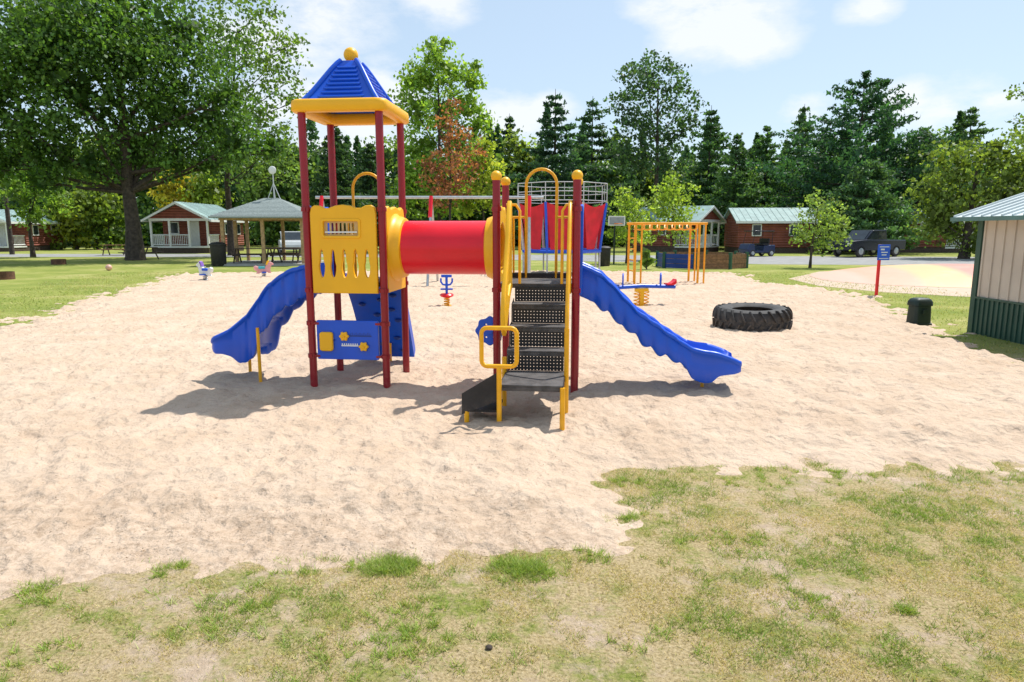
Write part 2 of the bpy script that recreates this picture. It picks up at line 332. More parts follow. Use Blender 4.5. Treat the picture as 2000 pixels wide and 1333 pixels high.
# ---------------------------------------------------------------- grass
def blades(name,x,y,h,wd,cols,lean=.5):
    n=len(x); an=rng.random(n)*2*PI; la=rng.random(n)*2*PI; L=h*lean*(.3+rng.random(n))
    dx=np.cos(an)*wd; dy=np.sin(an)*wd; z0=-.005
    A=np.stack([x-dx,y-dy,np.full(n,z0)],-1); B=np.stack([x+dx,y+dy,np.full(n,z0)],-1); T=np.stack([x+np.cos(la)*L,y+np.sin(la)*L,h],-1)
    V=np.stack([A,B,T],1).reshape(-1,3); o=npmesh(name,V,n,M['grassleaf'],cols,k=3); return tag(o,kind='stuff')
def grasscol(g,n):
    st=np.array([.62,.50,.28]); gr=np.array([.18,.31,.04]); yl=np.array([.44,.44,.11])
    r=rng.random((n,1)); c=st*(1-g[:,None])+gr*g[:,None]; c=c*(1-.4*r)+yl*.4*r; return c*(.55+.85*rng.random((n,1)))
n=340000; y=2.1+rng.random(n)*3.6; x=(rng.random(n)*2-1)*(.8*y+.3)
s=ragged(x,y); gm=vn(x,y,1.7,4)*.25+vn(x,y,4.7,5)*.25+vn(x,y,12,6)*.25+vn(x,y,30,2)*.25; bare=vn(x,y,1.2,6)*.35+vn(x,y,3.7,7)*.35+vn(x,y,13,1)*.3
gm=gm+.03*np.clip(x/1.5,-.6,1)
bare=bare+.12*np.clip((-.3-x)/1.5,0,1)*np.clip((3.8-y)/1,0,1)+.12*np.clip(1+s/.35,0,1)-.05*np.clip(x,0,1)
dens=np.where(s<0,np.clip((.60-bare)*9,.07,1),0); dens=np.where((s>0)&(s<.18),.05,dens)
kp=rng.random(n)<dens; x=x[kp];y=y[kp];gm=gm[kp];n=len(x)
g=np.clip((gm-.505)*6+rng.normal(.05,.38,n),0,1)
h=(.004+.015*rng.random(n))*(1+.8*g)
o=blades('lawn_grass',x,y,h,.0019+.001*rng.random(n),grasscol(g,n),1.6); tag(o,'short dry and green mown grass in the foreground','grass')
tx=[];ty=[]
for (X,Y,r,nn) in ((760,1105,.18,3800),(1020,1112,.16,3400),(60,1165,.25,1100),(600,1110,.2,500),(1235,1015,.14,500),(1150,1085,.18,500),(1500,935,.4,700),(1235,945,.14,500),(1770,1195,.03,300),(340,1115,.14,400),(800,1220,.3,1300),(1420,1060,.22,700),(1650,930,.35,500),(760,1270,.3,1100),(1960,935,.2,300),(1980,716,.3,900),(430,1230,.25,600),(1830,1010,.3,400),(480,1180,.25,600),(60,1290,.25,500),(1580,1180,.2,500),(1300,1250,.2,400)):
    c=G(X,Y); k_=max(1,nn//30)
    for q in range(k_):
        qx,qy=rng.normal(c.x,r*.5),rng.normal(c.y,r*.35); tx.append(rng.normal(qx,.013,30)); ty.append(rng.normal(qy,.013,30))
tx=np.concatenate(tx);ty=np.concatenate(ty);n=len(tx)
o=blades('clump_grass',tx,ty,.010+.030*rng.random(n),.0025,grasscol(np.clip(rng.normal(.9,.22,n),0,1),n)*1.15,1.5); tag(o,'bright green grass tufts along the sand edge','grass')
n=90000; y=6+rng.random(n)*24; x=(rng.random(n)*2-1)*18; s=ragged(x,y); kp=((s<.05)&(s>-3.5)&(np.abs(x)<.85*y)); x=x[kp];y=y[kp];n=len(x)
o=blades('border_grass',x,y,.02+.03*rng.random(n),.009,grasscol(np.clip(vn(x,y,.8,3)*1.2+rng.normal(0,.25,n)-.1,0,1),n)*.9,1.1); tag(o,'mown grass bordering the far edge of the sand','grass')
n=5200; y=3.5+rng.random(n)**1.6*3.2; x=rng.uniform(-4.5,1.4,n)*(y/4.5); s=sdf(x,y); kp=(s>.05)&(vn(x,y,2.3,3)+.25*rng.random(n)>.52); x=x[kp];y=y[kp];n=len(x)
S2=ragged(x,y); z=np.clip(S2*.11,-.06,.10)+.012+.012*rng.random(n); an=rng.random(n)*2*PI; L=.003+.008*rng.random(n)**2; w_=L*(.15+.3*rng.random(n))
dx,dy=np.cos(an),np.sin(an)
V=np.stack([np.stack([x-dx*L,y-dy*L,z],-1),np.stack([x+dy*w_,y-dx*w_,z+.001],-1),np.stack([x+dx*L,y+dy*L,z+.002],-1),np.stack([x-dy*w_,y+dx*w_,z+.001],-1)],1).reshape(-1,3)
o=npmesh('leaf_litter',V,n,M['grassleaf'],np.array([.16,.10,.055])*(.5+1.0*rng.random((n,1)))); tag(o,'tiny brown leaf and twig crumbs scattered on the sand','debris',kind='stuff')
# ---------------------------------------------------------------- PLAY STRUCTURE
ps=thing('play_structure','red, yellow and blue play structure with two slides and a red tunnel standing on sand','play structure',(-1.744,7.79,0),R(-6))
TC=(0,2.05); hw=.415; DZ=1.25
for ti,cu_ in enumerate(TC):
    for sx in (-1,1):
        for sy in (-1,1):
            top=3.06 if ti==0 else 2.31; x,y=cu_+sx*hw,sy*hw
            p=MB().tube([(x,y,-.3),(x,y,top)],.041,16).build('post',M['postred'],ps)
            cz=(2.02,1.16,.80,.44) if (ti==0 and sy<0) else (2.02,1.18)
            for z in cz:
                m=MB().tube([(x,y,z-.022),(x,y,z+.022)],.052,16)
                m.box(x-.018,x+.018,y-.07,y-.05,z-.022,z+.022); m.build('collar',M['postred'],p)
            if ti: MB().ball((x,y,2.35),.058).build('ball_cap',M['yellow'],p)
    MB().box(cu_-.40,cu_+.40,-.40,.40,DZ-.05,DZ).build('deck',M['tread'],ps,bevel=.006)
    m=MB(); m.tube(arch(cu_,hw,.175,DZ-.02,2.49 if ti else 2.46),.017,10); m.build('climber_arch',M['ytube'],ps)
rim=[]
for cx,cy,a0 in ((.36,.36,0),(-.36,.36,90),(-.36,-.36,180),(.36,-.36,270)):
    for i in range(5): t=R(a0+22.5*i); rim.append((cx+.09*math.cos(t),cy+.09*math.sin(t),3.075))
m=MB(); sect=[(-.045,-.062),(-.065,-.045),(-.068,0),(-.065,.045),(-.045,.064),(.04,.064),(.06,.05),(.066,.02),(.066,-.045),(.05,-.062)]
nr=len(rim); vs=[];fs=[]
for p in rim:
    sgn=max(abs(p[0]),abs(p[1]))
    for a,b in sect:
        k_=1+a/sgn; vs.append((p[0]*k_,p[1]*k_,p[2]+b))
ns=len(sect)
for i in range(nr):
    j=(i+1)%nr
    for q in range(ns): q2=(q+1)%ns; fs.append((i*ns+q,i*ns+q2,j*ns+q2,j*ns+q))
m.add(vs,fs); m.build('roof_rim',M['yellow'],ps,ang=60)
prof=[(.405,3.125),(.39,3.145),(.335,3.22),(.278,3.31),(.223,3.40),(.168,3.49),(.12,3.56),(.085,3.60)]
m=MB(); vs=[];fs=[]
for q,z in prof: vs+=[(-q,-q,z),(q,-q,z),(q,q,z),(-q,q,z)]
NP=len(prof)
for i in range(NP-1):
    for k_ in range(4): k2=(k_+1)%4; fs.append((i*4+k_,i*4+k2,i*4+4+k2,i*4+4+k_))
fs.append(tuple(range(NP*4-4,NP*4))); m.add(vs,fs); roof=m.build('roof',M['blue'],ps,smooth=True,ang=30)
for k_ in range(4):
    T=Matrix.Rotation(PI/2*k_,4,'Z')
    pts=[T@Vector((-q-.0,-q-.0,z)) for q,z in prof]; MB().tube(pts,.028,10).build('ridge_rib',M['blue'],roof)
zs_=[z for q,z in prof]; qs_=[q for q,z in prof]
m=MB()
for k_ in range(4):
    T=Matrix.Rotation(PI/2*k_,4,'Z')
    for i in range(8):
        z=3.175+i*.048; q=float(np.interp(z,zs_,qs_)); w_=q*.66
        pts=[T@Vector(p_) for p_ in ((-w_,-q+.01,z+.008),(-w_*.92,-q-.008,z),(0,-q-.010,z),(w_*.92,-q-.008,z),(w_,-q+.01,z+.008))]
        m.tube(pts,.013,8)
m.build('louvre_ribs',M['blue'],roof)
m=MB(); m.ball((0,0,3.675),.078,20); m.lathe([(.06,3.59),(.065,3.605),(.045,3.62)]); m.build('finial',M['yellow'],ps)
out=[(-.36,1.13),(.36,1.13),(.36,1.98),(.345,2.04),(.31,2.065),(.25,2.06),(.2,2.035),(.15,2.035),(.08,2.06),(0,2.07),(-.08,2.06),(-.15,2.035),(-.2,2.035),(-.25,2.06),(-.31,2.065),(-.345,2.04),(-.36,1.98)]
holes=[rrect(-.225,.175,1.735,1.905,.02)]+[ [(u+.028*math.sin(2*PI*i/18)*(1.15 if math.cos(2*PI*i/18)<0 else .75),1.45+.15*math.cos(2*PI*i/18)) for i in range(18)] for u in (-.25,-.125,.0,.125,.25)]
fp=fin(panel([out]+holes,.05,.012,XZ(-hw-.02)),'front_panel',M['yellow'],ps)
fin(panel([rrect(-.245,.195,1.715,1.925,.03),rrect(-.215,.165,1.745,1.895,.015)],.075,.01,XZ(-hw-.02)),'window_frame',M['yellow'],fp)
slots=[rrect(u-.012,u+.012,1.76,1.88,.01) for u in (-.17,-.125,-.08,-.035,.01,.055,.10)]
fin(panel([rrect(-.225,.175,1.735,1.905,.02)]+slots,.02,.004,XZ(-hw-.01)),'window_grille',mat('pale_grille',(.60,.42,.18),.4),fp)
m=MB(); m.box(-.20,.15,-hw-.04,-hw-.03,1.775,1.79); m.build('grille_bar',M['white'],fp)
def sidepanel(u,mm,name,round_=True,zt=2.06):
    out=[(-.36,1.13),(.36,1.13),(.36,zt-.09),(.33,zt-.02),(.26,zt),(.18,zt-.03),(0,zt),(-.18,zt-.03),(-.26,zt),(-.33,zt-.02),(-.36,zt-.09)]
    hole=ell(0,1.61,.275,.275,28) if round_ else rrect(-.25,.25,1.2,1.80,.2)
    return fin(panel([out,hole],.05,.012,YZ(u)),name,M[mm],ps)
sidepanel(hw+.01,'yellow','tunnel_panel'); sidepanel(2.05-hw-.01,'yellow','tunnel_panel')
sidepanel(2.05+hw+.045,'blue','slide_hood',False,2.07); sidepanel(-hw-.03,'blue','slide_hood',False,2.07)
AX=Matrix(((0,0,1,0),(1,0,0,0),(0,1,0,1.61),(0,0,0,1)))
tn=MB().lathe([(.295,.50),(.295,1.56),(.28,1.56),(.28,.50)],AX,48,True).build('tunnel',M['red'],ps)
MB().lathe([(.375,.43),(.375,.455),(.355,.47),(.345,.505),(.325,.56),(.297,.57),(.28,.57),(.28,.43)],AX,48,True).build('tunnel_flange',M['yellow'],ps)
MB().lathe([(.375,1.62),(.375,1.595),(.355,1.58),(.345,1.54),(.325,1.49),(.297,1.48),(.28,1.48),(.28,1.62)],AX,48,True).build('tunnel_flange',M['yellow'],ps)
def slide(st,sgn,u0,name,per=.155):
    W=.27; vs=[];fs=[]
    xs_=[s_[0] for s_ in st]; N=100; X_=np.linspace(xs_[0],xs_[-1],N)
    cols=[np.interp(X_,xs_,[s_[i] for s_ in st]) for i in (1,2,3)]
    ker=np.array([1,2,3,2,1])/9.
    cols=[np.convolve(np.pad(c,2,mode='edge'),ker,'valid') for c in cols]
    for i in range(N):
        x=u0+sgn*X_[i]; zt,zd,zb=[c[i] for c in cols]
        fade=min(1,max(0,(i/N-.05)*12))*min(1,max(0,(.70-i/N)*10))
        sc=abs(math.sin((X_[i]-.45)*PI/per)); zb=zb+.010*fade-.046*sc*fade; zt+=.012*sc*fade
        bl=.030*sc*fade
        e_=max(0,(i/N-.93)/.07); rnd=1-.22*e_**2; zm=(zt+zb)/2; zt=zm+(zt-zm)*(1-.35*e_**2); zb=zm-(zm-zb)*(1-.35*e_**2); zd=min(zd,zt-.01)
        hwid=(W+(.035*max(0,(i-N*.78)/(N*.22))))*rnd
        sec=[(-hwid,zt),(-hwid-.022,zt-.003),(-hwid-.036,zt-.022),(-hwid-.030,zt-.045),(-hwid-.008,zt-.06),(-hwid-.008-bl,zt*.5+zb*.5),(-hwid-.014-bl*.6,zb+.02),(-hwid-.005,zb),(-hwid+.03,zb+.015),(-hwid+.06,min(zd-.03,zb+.1)),(0,min(zd-.035,zb+.12))]
        inn=[(0,zd),(-hwid+.085,zd+.005),(-hwid+.045,zd+(.035 if zt-zd>.06 else .0)),(-hwid+.022,zt-(.03 if zt-zd>.06 else .003))]
        loop=sec+[(-y_,z_) for y_,z_ in reversed(sec[:-1])]+[(-y_,z_) for y_,z_ in reversed(inn[1:])]+[inn[0]]+inn[1:]
        vs+=[(x,y_,z_) for y_,z_ in loop]
    L=len(loop)
    for i in range(N-1):
        for q in range(L): q2=(q+1)%L; fs.append((i*L+q,i*L+q2,(i+1)*L+q2,(i+1)*L+q))
    fs.append(tuple(range(L))); fs.append(tuple((N-1)*L+q for q in range(L)))
    return MB().add(vs,fs).build(name,M['blue'],ps,ang=60)
sl=slide([(.44,1.44,1.24,1.12),(.58,1.41,1.20,1.06),(.75,1.35,1.12,.97),(.86,1.27,1.02,.91),(.94,1.22,.95,.81),(1.04,1.10,.83,.69),(1.10,1.02,.76,.62),(1.14,.96,.72,.44),(1.23,.86,.62,.33),(1.35,.77,.55,.30),(1.44,.70,.52,.38),(1.54,.65,.51,.41),(1.61,.62,.52,.41),(1.67,.60,.54,.42)],-1,0,'slide')
sl2=slide([(.46,1.46,1.24,1.11),(.60,1.40,1.18,1.05),(.70,1.34,1.10,.98),(.78,1.27,1.03,.94),(.93,1.11,.90,.78),(1.05,.99,.79,.74),(1.10,.94,.74,.63),(1.20,.88,.67,.59),(1.30,.81,.62,.51),(1.42,.72,.53,.48),(1.52,.66,.47,.41),(1.60,.61,.43,.38),(1.65,.58,.40,.24),(1.78,.55,.38,.19),(1.88,.54,.38,.20),(1.93,.53,.38,.27),(2.02,.50,.37,.29),(2.10,.47,.385,.30),(2.17,.45,.40,.30)],1,2.05,'slide')
for o_,pts in ((sl,[(-1.10,-.29,.72),(-1.47,.2,.45)]),(sl2,[(3.87,0,.33)])):
    for x,y,z in pts: MB().tube([(x,y,-.3),(x,y,z)],.019,10).build('support_leg',M['ytube'],o_)
bp_=fin(panel([rrect(-.345,.345,.405,.835,.015)],.035,.006,XZ(-hw-.02)),'activity_panel',M['blue'],ps)
yb=-hw-.04
fin(panel([rrect(-.305,-.155,.50,.71,.03)],.05,.015,XZ(yb-.015)),'drum_block',M['yellow'],bp_)
m=MB(); m.tube([(-.32,yb-.01,.62),(-.14,yb-.01,.62)],.008,8); m.build('drum_bracket',M['bluedk'],bp_)
def flower(cx,cz,r,n=6): return [(cx+(r*(.88+.12*math.cos(n*t)))*math.cos(t),cz+(r*(.88+.12*math.cos(n*t)))*math.sin(t)) for t in [2*PI*i/48 for i in range(48)]]
for cx,cz in ((-.03,.665),(.185,.555)):
    k_=fin(panel([flower(cx,cz,.055)],.035,.01,XZ(yb-.015)),'knob',M['yellow'],bp_)
    MB().tube([(cx,yb-.03,cz),(cx,yb-.045,cz)],.014,10).build('knob_bolt',M['ytube'],k_)
m=MB(); m.box(.02,.27,yb+.0,yb+.012,.66,.675)
for i in range(11): m.box(.03+i*.022,.036+i*.022,yb,yb+.012,.675,.675+(.03 if i%2 else .02))
m.build('slot_track',M['bluedk'],bp_)
m=MB(); m.box(-.07,.12,yb+.0,yb+.012,.553,.567)
for i in range(8): m.box(-.065+i*.024,-.053+i*.024,yb,yb+.012,.567,.585)
m.build('slot_track',M['white'],bp_)
for sx in (-1,1):
    for z in (.80,.44): MB().box(sx*.345-.03,sx*.345+.03,yb-.0,yb+.02,z-.012,z+.012).build('clamp',M['postred'],bp_)
m=MB(); N=20
def rc(t): return (.43+.72*t, 1.24-1.05*t**1.25+.04*math.sin(t*PI))
vs=[];fs=[]
for i in range(N+1):
    t=i/N; v,z=rc(t)
    for q,u in enumerate((-.34,-.31,-.28,-.1,.1,.28,.31,.34)):
        e=.05 if q in(0,1,6,7) else 0.012*math.sin(i*1.3+q*2); vs.append((u,v+e*.8,z+e))
    for q,u in enumerate((.34,.28,-.28,-.34)): vs.append((u,v-.03,z-.04))
L=12
for i in range(N):
    for q in range(L): q2=(q+1)%L; fs.append((i*L+q,i*L+q2,(i+1)*L+q2,(i+1)*L+q))
fs.append(tuple(range(L))); fs.append(tuple(N*L+q for q in range(L))); m.add(vs,fs); rcw=m.build('climbing_wall',M['blue'],ps)
for i in range(14):
    t=.08+.065*i; v,z=rc(t); u=(-.2,.16,-.04,.22,.05)[i%5]
    MB().ball((u,v-.04,z-.05),.032,10,(1.5,.6,.8)).build('climbing_hold',M['bluedk'],rcw)
MB().tube([(.05,1.0,-.3),(.05,1.0,.35)],.019,8).build('support_leg',M['ytube'],rcw)
st=bpy.data.objects.new('stairs',None); C.objects.link(st); st.parent=ps
uL,uR=1.82,2.38
steps=[(-1.72,-1.08,.455),(-1.10,-.86,.655),(-.88,-.64,.86),(-.66,-.42,1.06)]
for i,(v0,v1,z) in enumerate(steps):
    m=MB(); m.box(uL,uR,v0,v1,z-.022,z); m.box(uL,uR,v0-.0,v0+.012,z-.055,z-.022); m.build('tread',M['tread'],st,bevel=.005)
    zn=steps[i+1][2] if i<3 else DZ
    MB().box(uL+.01,uR-.01,v1-.012,v1-.008,z+.003,zn-.03).build('riser',M['perf'],st)
for u in (uL-.004,uR+.001): MB().prism([(-1.72,.40),(-1.08,.40),(-.42,.98),(-.42,1.10),(-.64,1.06),(-.66,.88),(-.86,.86),(-.88,.67),(-1.08,.655),(-1.1,.455),(-1.72,.455)],'x',u,u+.004).build('stringer',M['black'],st)
for x,y,top in ((uL,-1.72,.62),(uR,-1.72,.44),(uR+.02,-1.27,.9),(uL-.02,-1.15,.6)):
    MB().tube([(x,y,-.3),(x,y,top)],.023,12).build('leg',M['ytube'],st)
lp=[(a_,-1.72,b_) for a_,b_ in rrect(uL-.155,uL+.155,.62,.96,.05,4)]
MB().tube(lp,.020,10,True).build('grab_loop',M['ytube'],st)
pl=[(-.43,1.2),(-.43,2.08),(-.50,2.10),(-.58,2.02),(-.70,1.75),(-.86,1.45),(-1.05,1.20),(-1.12,1.0),(-1.10,.86),(-1.0,.78),(-.8,.95),(-.6,1.12)]
fin(panel([pl,[(-.52,1.28),(-.52,1.85),(-.60,1.72),(-.78,1.38),(-.86,1.18),(-.72,1.15)]],.045,.012,YZ(uL-.04)),'guard_plate',M['yellow'],st)
MB().tube([(uR+.02,-1.27,.3),(uR+.02,-1.27,.95),(uR+.02,-1.22,1.08),(uR+.02,-1.0,1.45),(uR+.02,-.75,1.85),(uR+.02,-.6,2.05),(uR+.02,-.5,2.09),(uR+.02,-.45,2.0),(uR+.02,-.45,1.15)],.019,10).build('handrail',M['ytube'],st)
MB().tube([(uR-.06,-.43,1.25),(uR-.06,-.43,2.0),(uR-.02,-.43,2.06),(uR+.03,-.43,2.06)],.015,8).build('grab_bar',M['ytube'],st)
MB().tube([(uL+.06,-.43,1.25),(uL+.06,-.43,2.0),(uL+.02,-.43,2.06),(uL-.08,-.43,2.06)],.015,8).build('grab_bar',M['ytube'],st)
m=MB(); m.add([(1.48,-1.70,.17),(1.80,-1.70,.30),(1.80,-1.70,.56),(1.48,-1.70,.36),(1.48,-1.69,.17),(1.80,-1.69,.30),(1.80,-1.69,.56),(1.48,-1.69,.36)],[(0,1,2,3),(7,6,5,4),(3,2,6,7),(0,4,5,1),(0,3,7,4),(1,5,6,2)])
m.build('side_skirt',M['black'],st)
MB().box(1.48,1.80,-1.68,-1.28,.19,.215).build('lower_step',M['perf'],st)
MB().box(1.64,1.80,-1.68,-1.28,.33,.352).build('lower_step',M['perf'],st)
MB().tube([(1.52,-1.68,-.3),(1.52,-1.68,.2)],.023,12).build('leg',M['ytube'],st)
MB().tube([(1.52,-1.3,-.3),(1.52,-1.3,.2)],.023,12).build('leg',M['ytube'],st)
wc=(1.555,.735)
wh=fin(panel([[(wc[0]+(.150+.010*math.cos(8*t))*math.cos(t),wc[1]+(.150+.010*math.cos(8*t))*math.sin(t)) for t in [2*PI*i/64 for i in range(64)]]]+[ell(wc[0]+.08*math.cos(a_),wc[1]+.08*math.sin(a_),.010,.010,10) for a_ in [2*PI*i/6 for i in range(6)]],.035,.008,XZ(-.37)),'steering_wheel',M['blue'],ps)
MB().tube([(wc[0],-.40,wc[1]),(wc[0],-.36,wc[1])],.035,14).build('wheel_hub',M['blue'],wh)
MB().tube([(wc[0],-.36,wc[1]),(wc[0]+.07,-.39,wc[1])],.018,8).build('wheel_axle',M['postred'],wh)
MB().box(2.05-.35,2.05+.35,hw-.012,hw+.012,DZ,DZ+.06).build('deck_lip',M['black'],ps)
for cu_ in TC:
    for s_ in (-1,1):
        m=MB()
        for u in (.25,.32): m.tube([(cu_+s_*u,hw,DZ),(cu_+s_*u,hw,1.95)],.012,8)
        m.tube([(cu_+s_*.175,hw,1.95),(cu_+s_*.40,hw,1.95)],.014,8)
        m.build('back_rail',M['ytube'],ps)
# ---------------------------------------------------------------- tractor tyre
t=thing('tractor_tyre','large black tractor tyre lying flat on the sand','tyre',(4.32,12.2,0.03)); t.scale=(.98,.98,.98); t.rotation_euler=(R(1.5),R(-1),0)
m=MB(); m.lathe([(.36,.05),(.40,.02),(.55,0),(.63,.03),(.655,.10),(.66,.21),(.655,.32),(.63,.39),(.55,.43),(.40,.41),(.36,.38),(.38,.36),(.52,.35),(.57,.21),(.52,.08),(.38,.07)],None,64,True)
casing=m.build('casing',M['rubber'],t)
m=MB()
for i in range(24):
    for up in (0,1):
        a0=2*PI*(i+.5*up)/24
        pts=[]
        zz=(.23,.43) if up else (.0,.20)
        for j in range(5):
            q=j/4; z=zz[0]+(zz[1]-zz[0])*q; a_=a0+(.17*(1-q) if up else .17*q); 
            e=(q if up else 1-q); rr=.70-.06*e**3
            pts.append((a_,rr,z))
        vs=[];fs=[]
        for a_,rr,z in pts:
            for da,dr in ((-.028,-.06),(-.020,0),(.020,0),(.028,-.06)):
                vs.append(((rr+dr)*math.cos(a_+da),(rr+dr)*math.sin(a_+da),z))
        for j in range(4):
            for q in range(4): q2=(q+1)%4; fs.append((j*4+q,j*4+q2,j*4+4+q2,j*4+4+q))
        fs+=[(0,1,2,3),(16,17,18,19)]; m.add(vs,fs)
m.build('tread_lugs',M['rubber'],casing,bevel=.004)
# ---------------------------------------------------------------- utility box
g=G(1793,636); t=thing('utility_box','dark green utility pedestal box standing on grass beside the shed','utility box',g,R(8))
m=MB(); vs=[];L=16
for z,hx in ((0,.20),(.05,.20),(.06,.18),(.38,.165),(.39,.19),(.46,.185),(.51,.155),(.53,.11)):
    for a_,b_ in rrect(-hx,hx,-hx*.8,hx*.8,hx*.35,3): vs.append((a_,b_,z))
fs=[(i*L+q,i*L+(q+1)%L,(i+1)*L+(q+1)%L,(i+1)*L+q) for i in range(7) for q in range(L)]+[tuple(range(L)),tuple(7*L+q for q in range(L))]
m.add(vs,fs); m.build('housing',M['green'],t)
MB().box(-.05,.05,-.165,-.14,.24,.32).build('latch',M['green'],t,bevel=.004)
# ---------------------------------------------------------------- shed at right
t=thing('utility_shed','tan metal shed with green wainscot and pale grey roof at right edge','shed',(8.18,12.05,0))
m=MB(); m.prism([(0,.64),(0,2.02),(3.3,3.12),(6.6,2.02),(6.6,.64)],'y',-8,0)
for i in range(34): y=-.12-i*.235; m.box(-.022,0.0,y-.02,y+.02,.66,2.0)
m.build('wall',M['tan'],t,smooth=False)
m=MB(); m.box(-.012,6.612,-8.012,.012,0,.62)
for i in range(68): y=-.06-i*.117; m.box(-.034,-.012,y-.016,y+.016,.02,.62)
m.build('wainscot',M['sheddg'],t,smooth=False)
MB().box(-.04,0.08,-.08,.04,0,2.0).box(-.04,-.013,-8,-.08,.622,.655).build('corner_trim',M['sheddg'],t,smooth=False)
m=MB(); m.prism([(-.30,1.985),(3.3,3.20),(6.9,1.985),(6.9,2.03),(3.3,3.25),(-.30,2.03)],'y',-8.4,.35)
for i in range(36):
    y=.32-i*.24; m.prism([(-.30,2.03),(3.3,3.25),(3.3,3.28),(-.30,2.06)],'y',y-.014,y+.014)
rf=m.build('roof',M['shedroof'],t,smooth=False)
MB().box(-.33,-.302,-8.42,.37,1.96,2.03).prism([(-.30,1.93),(3.3,3.15),(3.3,3.20),(-.30,1.98)],'y',.30,.36).build('fascia',M['shedtrim'],t,smooth=False)
MB().tube([(.95,.0,2.40),(.95,.0,2.58)],.05,12).tube([(.95,.0,2.58),(.95,.0,2.63)],.075,12).build('roof_vent',M['white'],rf)
# ---------------------------------------------------------------- sign post
g=G(1711,580); t=thing('sign','small blue sign on a thin red post at the sand edge','sign',g,R(12))
MB().box(-.03,.03,-.03,.03,-.1,1.42).build('post',M['red'],t)
sb=MB().box(-.1,.28,-.05,-.032,1.0,1.42).build('sign_board',M['blue'],t,bevel=.005)
m=MB()
m.box(-.06,.24,-.055,-.052,1.35,1.37).box(-.06,.24,-.055,-.052,1.04,1.055).box(-.02,.10,-.055,-.052,1.27,1.31).box(.0,.2,-.055,-.052,1.20,1.225).box(.02,.17,-.055,-.052,1.13,1.155)
m.build('sign_marks',M['white'],sb)
# ---------------------------------------------------------------- seesaw
g=G(1252,604); t=thing('seesaw','blue seesaw with ring handles and red seat on a yellow spring base','seesaw',g,R(14))
def coil(x,y,z0,z1,r,turns,tr,m): m.tube([(x+r*math.cos(a_),y+r*math.sin(a_),z0+(z1-z0)*i/(turns*14)) for i,a_ in ((i,2*PI*i/14) for i in range(turns*14+1))],tr,6)
for dx in (-.12,.12):
    m=MB(); coil(dx,0,.02,.40,.06,5,.014,m); m.build('spring',M['ytube'],t)
MB().box(-.26,.26,-.14,.14,-.02,.10).box(-.16,.16,-.05,.05,.40,.48).box(-.05,.05,-.05,.05,.0,.42).build('base',M['yellow'],t,bevel=.01)
MB().tube([(-.78,0,.50),(0,0,.535),(.84,0,.50)],.045,12).build('beam',M['blue'],t)
for s_ in (-1,1):
    x=s_*.47; MB().tube([(x+.05*math.cos(a_),.12*math.cos(a_),.68+.14*math.sin(a_)) for a_ in [2*PI*i/20 for i in range(20)]],.018,8,True).build('ring_handle',M['blue'],t)
    x=s_*.70; m=MB(); m.prism([(x-.10,.55),(x+.08,.55),(x+.14,.59),(x+.13,.69),(x+.08,.63),(x,.59),(x-.10,.59)] if s_>0 else [(x+.10,.55),(x-.08,.55),(x-.14,.59),(x-.13,.69),(x-.08,.63),(x,.59),(x+.10,.59)],'y',-.10,.10); m.build('seat',M['red'] if s_>0 else M['bluedk'],t,bevel=.01)
# ---------------------------------------------------------------- spring riders
g=G(873,605); t=thing('spring_rider','blue and red spring rider on yellow coil in the middle of the sand','spring rider',g)
m=MB(); coil(0,0,0,.27,.06,5,.016,m); m.build('spring',M['ytube'],t)
MB().box(-.12,.12,-.12,.12,-.03,.10).build('base_plate',M['ytube'],t)
MB().lathe([(.05,.27),(.14,.30),(.165,.34),(.13,.37),(.04,.37)]).build('seat',M['red'],t)
m=MB(); m.tube([(0,0,.36),(0,0,.80)],.03,10); m.tube([(-.13,0,.72),(-.13,0,.64),(-.09,0,.58),(0,0,.56),(.09,0,.58),(.13,0,.64),(.13,0,.72)],.022,8); m.box(-.12,.12,-.02,.02,.74,.80); m.tube([(-.14,0,.47),(.14,0,.47)],.02,8); m.build('handle_bar',M['blue'],t)
def animal(px,py,body,head,saddle,label,flip=1,sc=.8):
    g=G(px,py); t=thing('spring_rider',label,'spring rider',g,R(25 if flip>0 else 155),'animal spring riders on the sand'); t.scale=(sc,sc,sc)
    m=MB(); coil(0,0,0,.30,.09,4,.022,m); m.build('spring',M['steel'],t)
    out=[(-.42,.45),(-.45,.60),(-.36,.66),(-.22,.60),(-.05,.56),(.08,.60),(.14,.72),(.22,.82),(.32,.84),(.44,.76),(.46,.69),(.36,.66),(.32,.56),(.30,.42),(.34,.30),(.22,.30),(.12,.36),(-.1,.34),(-.2,.28),(-.34,.28),(-.30,.38)]
    fin(panel([out],.14,.03,XZ(0)),'body',M[body],t)
    fin(panel([[(.10,.70),(.16,.86),(.24,.90),(.26,.83),(.2,.76),(.16,.66)]],.16,.02,XZ(0)),'mane',M[head],t)
    MB().box(-.24,.06,-.13,.13,.50,.61).build('saddle',M[saddle],t,bevel=.02)
    MB().tube([(.14,-.17,.66),(.14,.17,.66)],.016,8).build('handle',M['steel'],t)
    MB().box(-.1,.1,-.22,.22,.31,.36).build('footrest',M['blue'],t)
animal(402,552,'white','purple','blue','white and purple animal spring rider with blue saddle, left of the pair',-1,.82)
animal(516,546,'pink','yellow','teals','pink and yellow animal spring rider with teal saddle, right of the pair',1,.78)
